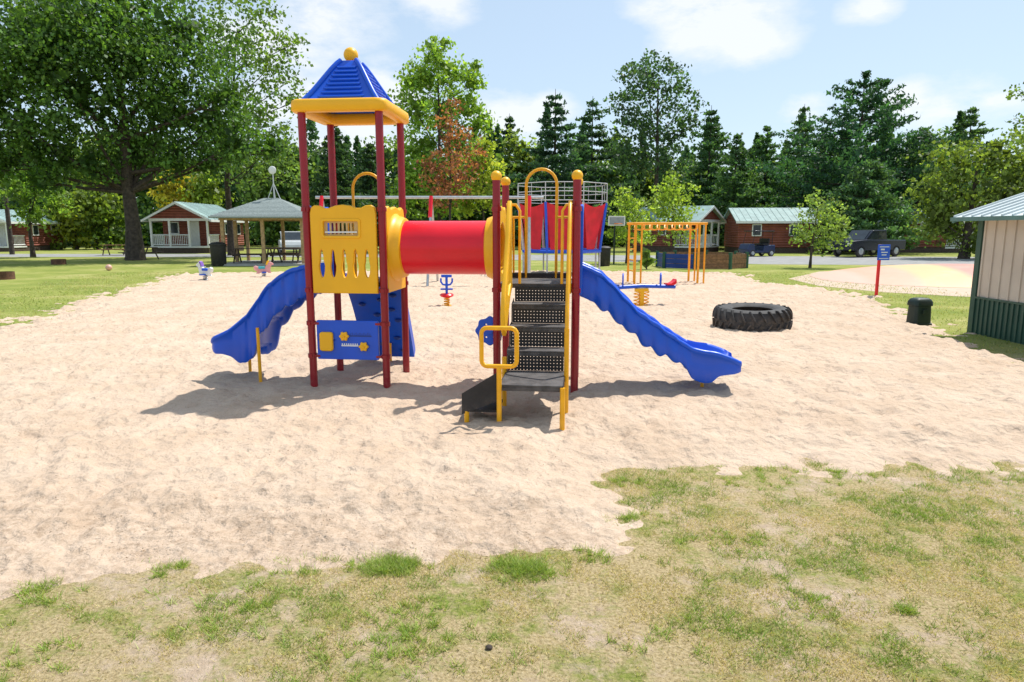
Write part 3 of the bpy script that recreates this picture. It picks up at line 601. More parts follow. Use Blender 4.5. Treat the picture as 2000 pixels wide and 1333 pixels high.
# ---------------------------------------------------------------- monkey bars
t=thing('monkey_bars','orange yellow monkey bars with wavy rungs on four double posts','monkey bars',(5.0,22.6,0),R(4))
M['obar']=mat('orange_paint',(.90,.36,.008),.35,.1,6)
for x in (-1.08,1.0):
    for y in (-.45,.45): 
        MB().tube([(x,y,-.1),(x,y,2.02)],.038,8).build('post',M['obar'],t)
        MB().tube([(x+.2,y,-.1),(x+.2,y,2.02)],.03,8).build('post',M['obar'],t)
    m=MB()
    for z in (.5,.85,1.2,1.55): m.tube([(x,-.45,z),(x,.45,z)],.02,6)
    if x<0: m.build('ladder_rungs',M['obar'],t)
for y in (-.45,.45):
    MB().tube([(-1.15,y,2.02),(1.25,y,2.02)],.04,8).build('rail',M['obar'],t)
for i in range(8):
    x=-.85+i*.25; MB().tube([(x+.10*math.sin(PI*j/4),-.45+.9*j/8,2.02-.20*math.sin(PI*j/8)) for j in range(9)],.025,6).build('rung',M['obar'],t)
# ---------------------------------------------------------------- swing set
t=thing('swing_set','galvanised steel swing set with long top bar behind the tunnel','swing set',(0,0,0))
yb_=22.0; zb=2.83
MB().tube([(-6.2,yb_,zb),(1.0,yb_,zb)],.045,10).build('top_bar',M['steel'],t)
for x in (-6.0,-2.55,.55):
    for s_ in (-1,1):
        MB().tube([(x,yb_,zb),(x+.05*s_,yb_+s_*1.1,-.05)],.04,8).build('leg',M['steel'],t)
    MB().tube([(x,yb_-.0,zb+.03),(x-.02,yb_-.24,zb-.62)],.065,10).build('leg_sleeve',M['red'],t)
# ---------------------------------------------------------------- enclosed trampoline
cx,cy,rr=1.95,27.6,1.75; t=thing('trampoline','enclosed trampoline with slanted red fabric panels and pale tubular top cage','trampoline',(cx,cy,0))
M['cage']=mat('cage_grey',(.55,.57,.58),.4,.1,5)
oc=[(rr*math.cos(2*PI*(i+.5)/8),rr*math.sin(2*PI*(i+.5)/8)) for i in range(8)]
MB().lathe([(.01,.98),(rr*.86,.98),(rr*.86,1.0),(.01,1.0)],None,8).build('jump_mat',M['black'],t)
MB().tube([(x*.92,y*.92,1.0) for x,y in oc],.07,8,True).build('edge_pad',M['blue'],t)
for i,(x,y) in enumerate(oc):
    x2,y2=oc[(i+1)%8]
    MB().tube([(x*.92,y*.92,0),(x*.92,y*.92,1.0)],.035,6).build('leg',M['steel'],t)
    MB().tube([(x*.92,y*.92,1.0),(x*1.05,y*1.05,2.85)],.05,8).build('pole_pad',M['blue'] if i%2 else M['steel'],t)
    vs=[];fs=[]
    for a_ in range(9):
        for b_ in range(9):
            q,r_=a_/8,b_/8; lo=.10 if i%2 else .34; hi=.90 if i%2 else .72; qa=lo*(1-r_)+.03*r_; qb=hi*(1-r_)+.97*r_; qq=qa+q*(qb-qa); zz=1.08+1.76*r_-.16*math.sin(PI*q)*r_**2
            s2=.92+.13*r_-.05*math.sin(PI*q)*math.sin(PI*r_); vs.append(((x+(x2-x)*qq)*s2,(y+(y2-y)*qq)*s2,zz))
    for a_ in range(8):
        for b_ in range(8): fs.append((a_*9+b_,a_*9+b_+1,a_*9+b_+10,a_*9+b_+9))
    MB().add(vs,fs).build('fabric_panel',M['redmesh'],t)
for z,s_ in ((2.92,1.06),(3.25,1.06),(3.58,1.06)): MB().tube([(x*s_,y*s_,z) for x,y in oc],.015,6,True).build('top_ring',M['cage'],t)
for i,(x,y) in enumerate(oc):
    x2,y2=oc[(i+1)%8]
    MB().tube([(x*1.06,y*1.06,2.85),(x*1.06,y*1.06,3.58)],.018,6).build('cage_upright',M['cage'],t); mx_,my_=(x+x2)/2,(y+y2)/2
    MB().tube([(mx_*1.06,my_*1.06,2.92),(mx_*1.06,my_*1.06,3.58)],.010,6).build('cage_upright',M['cage'],t)
# ---------------------------------------------------------------- basketball hoop
p=P(1199,505,37); t=thing('basketball_hoop','basketball hoop with white backboard behind the play structure','basketball hoop',(p.x,37,0),R(15))
MB().tube([(0,0,0),(0,0,2.3),(-.1,-.5,2.5)],.05,8).build('pole',M['green'],t)
bb=MB().box(-.6,.35,-.56,-.52,2.05,2.55).build('backboard',M['white'],t)
MB().box(-.54,.29,-.565,-.561,2.11,2.49).build('backboard_face',mat('backboard_grey',(.3,.33,.36),.4),bb)
MB().tube([(-.15+.2*math.cos(a_),-.80+.2*math.sin(a_),2.15) for a_ in [2*PI*i/16 for i in range(16)]],.018,6,True).build('rim',M['orange'],bb)
def bin_(X,Y,label,sc=1,rz=0):
    g=G(X,Y); t=thing('trash_bin',label,'trash bin',g,rz,None)
    MB().lathe([(.26*sc,0),(.30*sc,.06),(.32*sc,.85*sc),(.34*sc,.87*sc)]).build('barrel',M['black'],t)
    MB().lathe([(.345*sc,.87*sc),(.345*sc,.93*sc),(.22*sc,1.0*sc),(.05,1.02*sc)]).build('lid',M['black'],t)
bin_(1180,520,'black round trash bin on grass right of the trampoline')
bin_(428,520,'black trash bin beside the picnic shelter',1.2)
# ---------------------------------------------------------------- ball pit (octagon)
t=thing('ball_pit','low octagonal wooden ball pit with green corner posts','ball pit',(9.35,34.0,0))
M['pitgreen']=mat('pit_green',(.02,.09,.05),.6)
rr=2.15; oc=[(rr*math.cos(2*PI*(i+.5)/8),rr*math.sin(2*PI*(i+.5)/8)) for i in range(8)]
for i,(x,y) in enumerate(oc):
    x2,y2=oc[(i+1)%8]; an=math.atan2(y2-y,x2-x); L_=math.hypot(x2-x,y2-y)
    T=Matrix.Translation((x,y,0))@Matrix.Rotation(an,4,'Z'); m=MB()
    for z in (.02,.25,.48): m.box(.06,L_-.06,-.025,.025,z,z+.21,T)
    m.build('wall_panel',M['plank'] if i not in (3,4) else M['bluedk'],t,smooth=False)
    MB().box(-.07,.07,-.07,.07,0,.78,T).build('corner_post',M['pitgreen'],t,smooth=False)
# ---------------------------------------------------------------- jumping pillow
def pillowmat():
    m=mat('pillow_vinyl',(.6,.3,.2),.55); nt=m.node_tree; b=nt.nodes['Principled BSDF']; tc,nz,ramp,mix=tools(nt)
    sep=nd(nt,'ShaderNodeSeparateXYZ'); nt.links.new(tc.outputs['Object'],sep.inputs[0])
    mr=nd(nt,'ShaderNodeMapRange'); mr.inputs[1].default_value=-6.0; mr.inputs[2].default_value=6.0; nt.links.new(sep.outputs[0],mr.inputs[0])
    cr=nd(nt,'ShaderNodeValToRGB'); el=cr.color_ramp.elements
    cs=[(.72,.42,.32),(.76,.36,.24),(.78,.44,.20),(.72,.24,.18),(.78,.43,.15),(.74,.25,.17),(.80,.33,.10),(.78,.42,.14)]
    st_=[]
    for i,c in enumerate(cs): st_+=[(i/8+.015,c),((i+1)/8-.015,c)]
    while len(el)<len(st_): el.new(.5)
    for e,(p_,c) in zip(el,st_): e.position=p_; e.color=(*c,1)
    nt.links.new(mr.outputs[0],cr.inputs[0])
    dirt=ramp(nz(.9,8,.7),[(.45,(.62,.48,.36)),(.46,(.62,.48,.36))]); f=ramp(nz(1.3,8,.7),[(.45,(0,0,0)),(.75,(.4,.4,.4))])
    nt.links.new(mix(f,cr.outputs[0],dirt),b.inputs['Base Color']); return m
cx,cy=17.2,25.2
vs=[];fs=[];N=40;K=14
for k_ in range(K+1):
    q=k_/K
    for i in range(N):
        a_=2*PI*i/N; c,s_=math.cos(a_),math.sin(a_); e=.75
        vs.append((5.7*q*math.copysign(abs(c)**e,c),4.2*q*math.copysign(abs(s_)**e,s_),.55*(1-q**2.2)**.9+.01))
for k_ in range(K):
    for i in range(N): fs.append((k_*N+i,k_*N+(i+1)%N,(k_+1)*N+(i+1)%N,(k_+1)*N+i))
o=MB().add(vs,fs).build('jumping_pillow',pillowmat()); o.location=(cx,cy,0); o.rotation_euler=(0,0,R(-12)); tag(o,'low inflated jumping pillow with faded orange, yellow and pink stripes','jumping pillow')
# ---------------------------------------------------------------- picnic tables, shelter
def picnic(loc,rz,label,m1,group='picnic tables'):
    t=thing('picnic_table',label,'picnic table',loc,rz,group)
    MB().box(-.95,.95,-.38,-.13,.72,.76).box(-.95,.95,-.12,.12,.72,.76).box(-.95,.95,.13,.38,.72,.76).build('tabletop',M[m1],t,smooth=False)
    for s_ in (-1,1):
        MB().box(-.95,.95,s_*.72-.14,s_*.72+.14,.42,.46).build('bench_seat',M[m1],t,smooth=False)
        m=MB(); x=s_*.7
        m.tube([(x,-.2,.72),(x,-.65,0)],.04,6); m.tube([(x,.2,.72),(x,.65,0)],.04,6); m.tube([(x,-.75,.40),(x,.75,.40)],.035,6); m.build('leg_frame',M['darkwood'],t)
g=G(277,507); picnic(g,R(-15),'dark weathered picnic table on grass right of the oak trunk','darkwood')
g=G(228,499); picnic(g,R(10),'brown picnic table on grass left of the oak trunk','plank')
gx,gy=-12.95,37.5
t=thing('picnic_shelter','open picnic shelter with wooden posts and grey shingled hip roof','shelter',(gx,gy,0),R(4))
MB().box(-2.35,2.35,-2.35,2.35,-.1,.10).build('floor_slab',M['concrete'],t)
PS_=2.0
for x,y in [(-PS_,-PS_),(0,-PS_),(PS_,-PS_),(-PS_,PS_),(0,PS_),(PS_,PS_),(-PS_,0),(PS_,0)]:
    MB().box(x-.08,x+.08,y-.08,y+.08,.1,2.32).build('post',M['wood'],t,smooth=False)
for y in (-PS_,PS_): MB().box(-2.15,2.15,y-.06,y+.06,2.32,2.48).build('beam',M['wood'],t,smooth=False)
for x in (-PS_,PS_): MB().box(x-.06,x+.06,-1.94,1.94,2.33,2.47).build('beam',M['wood'],t,smooth=False)
m=MB(); e=2.5; m.add([(-e,-e,2.50),(e,-e,2.50),(e,e,2.50),(-e,e,2.50),(-.4,0,3.52),(.4,0,3.52),(-e,-e,2.42),(e,-e,2.42),(e,e,2.42),(-e,e,2.42)],[(0,1,5,4),(1,2,5),(2,3,4,5),(3,0,4),(6,7,1,0),(7,8,2,1),(8,9,3,2),(9,6,0,3),(9,8,7,6)])
rf=m.build('roof',M['shingle'],t,smooth=False)
m=MB()
for i in range(14):
    q=(i+.5)/14; z=2.51+1.01*q; hx=e-(e-.4)*q; hy=e-e*q
    m.tube([(-hx,-hy-.004,z),(hx,-hy-.004,z),(hx,hy,z),(-hx,hy,z)],.012,4,True)
m.build('shingle_course',M['shingle'],rf,smooth=False)
o=thing('rooftop_dish','white round dish on a tripod mast on the shelter roof','dish',(gx+.15,gy+.0,3.50))
MB().tube([(0,0,0),(0,0,1.35)],.03,8).tube([(-.34,0,-.02),(0,0,.8)],.022,6).tube([(.34,0,-.05),(0,0,.8)],.022,6).tube([(0,.2,-.08),(0,0,.8)],.022,6).build('tripod_mast',M['cage'],o)
MB().ball((0,-.06,1.48),.21,18,(1,.3,1)).build('dish_face',M['white'],o)
for i,(x,y,rz,lb) in enumerate(((-1.0,-.8,5,'picnic table in the shelter, front left'),(1.05,-.8,-5,'picnic table in the shelter, front right'),(.1,1.0,4,'picnic table in the shelter, behind the other two'))):
    picnic((gx+x,gy+y,.1),R(rz),lb,'plank' if i==2 else 'darkwood')
def ring(X,Y,r,label):
    g=G(X,Y); o=MB().lathe([(r,0),(r,.28),(r-.02,.28),(r-.02,0)],None,24,True).build('fire_ring',M['rust']); o.location=g; tag(o,label,'fire ring','fire rings on the lawn')
ring(115,517,.35,'small rusty fire ring on lawn beyond the left spring rider'); ring(8,546,.35,'rusty fire ring on lawn at left edge of view')
g=G(213,529); o=MB().ball((0,0,.14),.14).build('playground_ball',mat('ball_pink',(.75,.42,.33),.4)); o.location=g; tag(o,'pale orange ball lying on the left lawn','ball')
g=G(955,1268); o=MB().ball((0,0,.008),.014,10,(1.2,1,.8)).build('pine_cone',M['bark']); o.location=g; tag(o,'small dark pine cone in the foreground grass','pine cone')
# ---------------------------------------------------------------- cabins
def cabin(loc,rz,L_,W_,label,zf=.45,ze=2.6,zr=3.55,pl_=2.2,name='cabin'):
    t=thing(name,label,'cabin',loc,rz,'red brown cabins with white porches')
    x0,x1=-L_/2,L_/2; xb=x1-pl_; w2=W_/2
    m=MB(); m.prism([(-w2,zf),(w2,zf),(w2,ze),(0,zr-.05),(-w2,ze)],'x',x0,xb); m.build('wall',M['log'],t,smooth=False)
    MB().box(x0+.05,x1-.05,-w2+.05,w2-.05,0,zf-.003).build('skirting',M['darkwood'],t,smooth=False)
    MB().box(xb,x1,-w2,w2,zf-.12,zf).build('porch_floor',M['white'],t,smooth=False)
    sl_=(zr-ze)/w2; m=MB(); o_=.4
    m.prism([(-w2-o_,ze-sl_*o_),(0,zr),(w2+o_,ze-sl_*o_),(w2+o_,ze-sl_*o_+.1),(0,zr+.1),(-w2-o_,ze-sl_*o_+.1)],'x',x0-.3,x1+.35)
    rf=m.build('roof',M['teal'],t,smooth=False); m=MB()
    for i in range(int(L_/.5)):
        x=x0+i*.5; m.prism([(-w2-o_,ze-sl_*o_+.1),(0,zr+.1),(0,zr+.13),(-w2-o_,ze-sl_*o_+.13)],'x',x,x+.04); m.prism([(w2+o_,ze-sl_*o_+.1),(0,zr+.1),(0,zr+.13),(w2+o_,ze-sl_*o_+.13)],'x',x,x+.04)
    m.build('roof_seams',M['teal'],rf,smooth=False)
    m=MB(); m.prism([(-w2-o_,ze-sl_*o_-.08),(0,zr-.1),(w2+o_,ze-sl_*o_-.08),(w2+o_,ze-sl_*o_+.06),(0,zr+.08),(-w2-o_,ze-sl_*o_+.06)],'x',x1+.352,x1+.39)
    for s_ in (-1,1): m.box(x0-.3,x1+.35,s_*(w2+o_+.02)-.015,s_*(w2+o_+.02)+.015,ze-sl_*o_-.08,ze-sl_*o_+.1)
    m.build('fascia',M['white'],rf,smooth=False)
    m=MB(); m.prism([(-w2,ze),(w2,ze),(0,zr-.1)],'x',x1-.1,x1-.02); m.build('gable',M['log'],t,smooth=False)
    MB().box(x1-.2,x1-.0,-w2,w2,ze-.2,ze-.003).build('porch_beam',M['white'],t,smooth=False)
    for y in (-w2+.1,-w2*.33,w2*.33,w2-.1): MB().box(x1-.17,x1-.03,y-.07,y+.07,zf,ze-.2).build('porch_post',M['white'],t,smooth=False)
    def rail(pa,pb):
        m=MB(); pa=Vector(pa);pb=Vector(pb); n_=int((pb-pa).length/.14)
        m.tube([pa+Vector((0,0,.9)),pb+Vector((0,0,.9))],.045,4); m.tube([pa+Vector((0,0,.12)),pb+Vector((0,0,.12))],.035,4)
        for i in range(1,n_): q=pa.lerp(pb,i/n_); m.tube([q+Vector((0,0,.12)),q+Vector((0,0,.9))],.022,4)
        m.build('railing',M['white'],t,smooth=False)
    rail((x1-.1,-w2+.1,zf),(x1-.1,w2*.33,zf)); rail((xb,-w2+.1,zf),(x1-.1,-w2+.1,zf)); rail((xb,w2-.1,zf),(x1-.1,w2-.1,zf))
    d_=MB().box(xb,xb+.06,-.45+.2,.45+.2,zf,zf+2.0).build('door',M['white'],t,smooth=False); MB().ball((xb+.09,-.15,zf+1.0),.04,8).build('door_handle',M['steel'],d_)
    def win(c,ax,sg,ww=.8,hh=1.0):
        x,y,z=c
        if ax=='x':
            f_=MB().box(min(x,x+.07*sg),max(x,x+.07*sg),y-ww/2,y+ww/2,z,z+hh).build('window',M['white'],t,smooth=False)
            MB().box(min(x+.05*sg,x+.08*sg),max(x+.05*sg,x+.08*sg),y-ww/2+.08,y+ww/2-.08,z+.08,z+hh-.08).build('pane',M['glass'],f_,smooth=False)
        else:
            f_=MB().box(x-ww/2,x+ww/2,min(y,y+.07*sg),max(y,y+.07*sg),z,z+hh).build('window',M['white'],t,smooth=False)
            MB().box(x-ww/2+.08,x+ww/2-.08,min(y+.05*sg,y+.08*sg),max(y+.05*sg,y+.08*sg),z+.08,z+hh-.08).build('pane',M['glass'],f_,smooth=False)
    win((xb,-w2*.6,zf+.95),'x',1)
    for fx in (.25,.75):
        x=x0+(xb-x0)*fx
        for s_ in (-1,1): win((x,s_*w2,zf+.9),'y',s_,.75,.95)
    return t
cabin((-26.5,58.6,0),R(-90),7.2,4.7,'red brown cabin with white gabled porch behind the oak trunk',zf=.55,ze=2.75,zr=3.95)
cabin((-45.4,62.5,0),R(-90),7.2,4.8,'red brown cabin partly out of view at the far left')
cabin((14.2,60,0),R(-42),6.2,4.2,'red brown cabin half hidden by small trees left of the lone cabins',zf=.5,ze=2.7,zr=3.75)
cabin((22.3,57.5,0),R(-4),8.0,4.6,'red brown cabin with white porch behind the golf cart')
cabin((33.2,59,0),R(-3),9.4,4.6,'red brown cabin with white porch behind the dark pickup')
# ---------------------------------------------------------------- vehicles
def wheel(t,x,y,r,wd=.2):
    T=Matrix.Translation((x,y,r))@Matrix.Rotation(PI/2,4,'X')
    w_=MB().lathe([(r*.55,-wd/2),(r*.92,-wd/2),(r,-wd/3),(r,wd/3),(r*.92,wd/2),(r*.55,wd/2)],T,24).build('wheel',M['rubber'],t)
    MB().lathe([(.02,-wd/2-.01),(r*.5,-wd/2-.02),(r*.58,-wd/2+.0),(r*.58,wd/2-.0),(r*.5,wd/2+.02),(.02,wd/2+.01)],T,16).build('rim',M['steel'],w_)
def vehicle(name,label,cat,loc,rz,m1,body,cab,glassp,wx,wr,hwid,lens):
    t=thing(name,label,cat,loc,rz)
    MB().prism(body,'y',-hwid,hwid).build('body',m1,t,bevel=.05)
    MB().prism(cab,'y',-hwid+.12,hwid-.12).build('cab',m1,t,bevel=.04)
    for s_ in (-1,1):
        for gp in glassp: MB().prism(gp,'y',s_*(hwid-.12)-.012,s_*(hwid-.12)+.012).build('side_window',M['glass'],t,smooth=False)
        for x in wx: wheel(t,x,s_*(hwid-.10),wr)
        MB().box(lens[0]-.03,lens[0]+.03,s_*(hwid-.22)-.14,s_*(hwid-.22)+.14,lens[1],lens[1]+.16).build('headlight',M['white'],t)
    return t
v=vehicle('pickup_truck','dark pickup truck parked in front of the rightmost cabin','pickup truck',(24.6,47.8,.01),R(205),M['carnavy'],
 [(-2.7,.45),(2.65,.45),(2.7,.75),(2.6,1.08),(1.2,1.18),(-2.7,1.15)],[(-.9,1.14),(1.25,1.14),(.55,1.80),(-.75,1.84)],[[(-.72,1.22),(.05,1.22),(.05,1.72),(-.62,1.74)],[(.12,1.22),(.98,1.22),(.5,1.70),(.12,1.72)]],(-1.75,1.75),.40,.98,(2.66,.8))
MB().add([(1.24,-.72,1.19),(1.24,.72,1.19),(.60,.66,1.79),(.60,-.66,1.79)],[(0,1,2,3)]).build('windscreen',M['glass'],v,smooth=False)
v2=vehicle('suv','white sport utility vehicle parked behind the picnic shelter','car',(-16.6,52,.01),R(-70),M['carwhite'],
 [(-2.3,.40),(2.3,.40),(2.35,.75),(2.2,1.0),(1.1,1.10),(-2.35,1.08)],[(-2.25,1.07),(1.2,1.07),(.5,1.68),(-2.0,1.72)],[[(-1.9,1.14),(-1.0,1.14),(-1.0,1.6),(-1.75,1.6)],[(-.92,1.14),(0,1.14),(0,1.6),(-.92,1.6)],[(.08,1.14),(.95,1.14),(.45,1.58),(.08,1.6)]],(-1.4,1.45),.36,.92,(2.3,.72))
MB().add([(1.19,-.68,1.13),(1.19,.68,1.13),(.56,.62,1.67),(.56,-.62,1.67)],[(0,1,2,3)]).build('windscreen',M['glass'],v2,smooth=False)
g=G(1478,501); t=thing('golf_cart','dark blue golf cart parked in front of the middle right cabin','golf cart',g,R(200))
MB().prism([(-1.1,.25),(1.1,.25),(1.2,.5),(1.05,.85),(.7,.9),(.6,.4),(-.1,.4),(-.15,.75),(-1.1,.8)],'y',-.55,.55).build('body',mat('cart_blue',(.015,.03,.09),.3),t,bevel=.04)
MB().box(-.95,.75,-.58,.58,1.72,1.79).build('canopy',M['carnavy'],t,bevel=.02)
for x0_,x1_ in ((.75,.6),(-.95,-.85)):
    for s_ in (-1,1): MB().tube([(x0_+.1,s_*.5,.8),(x1_,s_*.5,1.73)],.022,6).build('canopy_post',M['black'],t)
MB().box(-.6,-.1,-.5,.5,.78,.9).box(-.65,-.55,-.5,.5,.9,1.25).build('seat',M['black'],t,bevel=.03)
for x in (-.8,.8):
    for s_ in (-1,1): wheel(t,x,s_*.48,.24,.16)
g=P(22,480,52); o=MB().tube([(0,0,-.1),(0,0,3),(0,0,6.5)],.15,10,rad=[.17,.15,.13]).build('utility_pole',M['bark']); o.location=(g.x,52,0); tag(o,'slim brown utility pole at far left','pole')
# ---------------------------------------------------------------- trees
LB=1.85
def leaves(name,cent,size,cols,parent=None,asp=.75):
    n=len(cent); a_=rng.normal(size=(n,3)); a_/=np.linalg.norm(a_,axis=1)[:,None]; b=np.cross(a_,rng.normal(size=(n,3))); b/=np.linalg.norm(b,axis=1)[:,None]+1e-9
    s_=np.asarray(size).reshape(-1,1)*(.6+.8*rng.random((n,1))); c=cent
    V=np.stack([c-a_*s_*.5,c+b*s_*asp*.5,c+a_*s_*.5,c-b*s_*asp*.5],1).reshape(-1,3)
    return npmesh(name,V,n,M['leaf'],np.clip(cols*LB,0,.6),parent)
def palette(base,n,var=.45,yel=.25):
    b=np.array(base); r=rng.random((n,1)); y_=np.array([b[1]*.95,b[1]*1.15,b[2]*.8]); u=rng.random((n,1))**2*yel
    return (b*(1-u)+y_*u)*(1-var+2*var*r)
def lobes_to_leaves(lobes,size,base,k_=9,sub=.30,yel=.25,var=.45,core=True,nsub=30):
    cs=[];cl=[];sz=[]
    for c,Rr in lobes:
        n=int(k_*(Rr/size)**2); m_=nsub
        dv=rng.normal(size=(m_,3)); dv/=np.linalg.norm(dv,axis=1)[:,None]; rad=Rr*(.35+.7*rng.random((m_,1))**.6); ce=np.array(c)+dv*rad*np.array([1,1,.9])
        sr=Rr*sub*(.5+.9*rng.random(m_)); tone=.65+.7*rng.random(m_)
        w_=sr**2; w_/=w_.sum(); ix=rng.choice(m_,n,p=w_)
        g=rng.normal(size=(n,3))*.55
        cs.append(ce[ix]+g*sr[ix][:,None]*np.array([1.3,1.3,.7])); cl.append(palette(base,n,var,yel)*tone[ix][:,None]); sz.append(np.full(n,size))
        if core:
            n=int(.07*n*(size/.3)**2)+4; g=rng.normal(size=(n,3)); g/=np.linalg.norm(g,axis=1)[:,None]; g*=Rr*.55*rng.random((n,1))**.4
            cs.append(np.array(c)+g); cl.append(palette(base,n,.3,.05)*.6); sz.append(np.full(n,.68 if size<.4 else size*2))  # inner leaves coloured darker: shade inside the crown painted into them
    return np.concatenate(cs),np.concatenate(cl),np.concatenate(sz)
def tree(kind,label,base,d,lob,size,col,tr=.25,k_=9,group='broadleaf trees around the playground',sub=.30,yel=.25,var=.45,core=True,limb=1,nsub=30):
    bx=P(base,480,d).x; t=thing(kind,label,'tree',(bx,d,0),0,group)
    lw=[]
    for l in lob:
        dd=rng.uniform(-.5,.5); c=P(l[0],l[1],d); r=l[2]*d/F*.97
        lw.append((np.array([c.x-bx,dd*r*1.3,c.z]),r))
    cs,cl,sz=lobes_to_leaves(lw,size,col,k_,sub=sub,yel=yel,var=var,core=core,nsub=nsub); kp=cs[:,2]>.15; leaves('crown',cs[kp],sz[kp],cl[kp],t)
    zs=min(l[0][2]-l[1]*.6 for l in lw); top=max(l[0][2] for l in lw); zf=max(.6,zs)
    cx=float(np.mean([l[0][0] for l in lw]))*.5
    m=MB(); zz=np.linspace(-.1,top*.92,7); fr=[tr*(1.25 if i==0 else 1)*(1-.145*i) for i in range(7)]
    pts=[(cx*max(0,(z-zf)/max(.1,top-zf))+.1*tr*math.sin(i*2.1),.1*tr*math.cos(i*1.7),z) for i,z in enumerate(zz)]; m.tube(pts,tr,9,rad=fr)
    for c,r in lw:
        z0=min(max(zf*1.0,c[2]-r*1.6),c[2]*.9); q=(z0-zf)/max(.1,top-zf); s0=Vector((cx*max(0,q),0,z0)); e_=Vector(c); mid=s0.lerp(e_,.5)+Vector((0,0,-.1*r))
        m.tube([s0,mid,e_],tr*.3,6,rad=[tr*.32*limb,tr*.2*limb,tr*.07])
        for j in range(3):
            q=e_+Vector(rng.normal(size=3))*r*.45; m.tube([mid.lerp(e_,.5),q],tr*.1,4,rad=[tr*.12*limb,tr*.03])
    m.build('trunk',M['bark'],t)
    return t
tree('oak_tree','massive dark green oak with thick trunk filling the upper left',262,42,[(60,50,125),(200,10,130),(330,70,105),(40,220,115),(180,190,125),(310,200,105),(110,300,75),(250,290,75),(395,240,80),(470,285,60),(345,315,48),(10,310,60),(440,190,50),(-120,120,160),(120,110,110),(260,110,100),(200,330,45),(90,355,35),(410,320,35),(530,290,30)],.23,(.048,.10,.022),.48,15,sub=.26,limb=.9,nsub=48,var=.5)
tree('loose_tree','tall loose crowned tree just right of the big oak',452,50,[(500,60,60),(545,110,50),(440,50,60),(490,150,60),(555,165,40),(540,230,50),(500,15,30),(575,90,28),(480,220,55),(545,285,45),(450,110,50),(500,330,50),(560,340,35),(580,200,25)],.25,(.085,.14,.035),.26,8,sub=.24,limb=.6,core=False,nsub=40)
tree('young_tree','small light green tree at the far left behind the utility pole',62,47,[(45,375,42),(90,360,38),(65,420,32),(110,400,28)],.24,(.10,.17,.035),.16,13)
for i,(X,Y,r,c,lb) in enumerate(((150,430,48,(.18,.20,.03),'yellow green shrub left of the oak trunk'),(190,395,46,(.10,.14,.03),'green shrub directly behind the oak trunk, left side'),(345,365,42,(.25,.21,.03),'yellow tinted bush above the gabled cabin'),(405,372,46,(.12,.17,.03),'green bush above the right side of the gabled cabin'),(110,440,40,(.09,.13,.025),'dark green shrub beside the far left cabin'),(215,450,46,(.08,.13,.025),'low green bush between the far left cabin and oak'))):
    d=66; tree('shrub',lb,X,d,[(X-r*.4,Y+5,r*.75),(X+r*.4,Y,r*.75),(X,Y-r*.5,r*.6),(X,Y+r*.7,r*.8)],.36,c,.14,14,'shrubs by the cabins')
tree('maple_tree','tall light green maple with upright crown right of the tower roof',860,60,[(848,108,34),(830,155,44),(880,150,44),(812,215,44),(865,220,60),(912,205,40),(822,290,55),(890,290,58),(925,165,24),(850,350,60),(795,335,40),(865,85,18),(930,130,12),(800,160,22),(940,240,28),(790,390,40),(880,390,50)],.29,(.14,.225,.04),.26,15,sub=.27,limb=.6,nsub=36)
tree('red_maple_tree','small maple with reddish autumn leaves in front of the tall maple',880,55,[(885,210,20),(875,250,28),(902,280,32),(862,315,38),(895,340,38),(850,365,30),(928,310,24),(880,385,36)],.25,(.22,.08,.05),.13,10,sub=.28,yel=.4,core=False)
tree('bright_young_tree','bright yellow green young tree right of the reddish maple',945,57,[(948,290,24),(940,325,34),(965,345,30),(930,375,36),(965,390,30),(910,400,28)],.28,(.20,.25,.04),.12,12)
tree('small_tree','small light green tree just right of the play structure steps',1225,38,[(1222,385,26),(1205,415,28),(1248,412,30),(1225,440,36),(1205,460,24),(1252,455,28)],.18,(.15,.21,.04),.09,12,sub=.28,core=False)
tree('slender_tree','slender light green tree behind the monkey bars',1315,42,[(1315,345,16),(1300,375,28),(1332,380,28),(1315,410,36),(1285,425,28),(1345,420,26),(1270,455,26),(1325,455,30),(1290,400,26),(1255,430,24)],.18,(.16,.225,.04),.09,12,sub=.28,core=False)
tree('sapling','small leafy tree on the strip of grass in front of the cabins',1585,33.3,[(1598,385,18),(1585,415,28),(1622,410,26),(1605,445,34),(1640,435,22),(1570,460,26),(1632,465,24),(1605,480,24)],.14,(.12,.175,.05),.07,11,sub=.30,core=False)
tree('low_shrub','low green shrub growing beside the monkey bars',1264,32,[(1262,495,9),(1268,510,10)],.11,(.09,.15,.035),.04,12,'shrubs by the cabins')
tree('broad_tree','broad yellowish green tree behind the shed roof',1885,44,[(1880,325,55),(1845,380,50),(1930,375,58),(1890,430,60),(1940,305,38),(1985,345,50),(1850,440,40),(1960,430,55),(2030,300,70),(1830,420,30),(1900,480,35)],.24,(.10,.14,.03),.3,15,limb=.6,nsub=40,sub=.26)
tree('sparse_tree','sparse branches of a tree at the far right edge above the shed',2040,30,[(1995,175,18),(1992,235,16),(2030,200,34),(2000,280,18),(2045,260,34)],.17,(.07,.12,.03),.12,9,core=False)
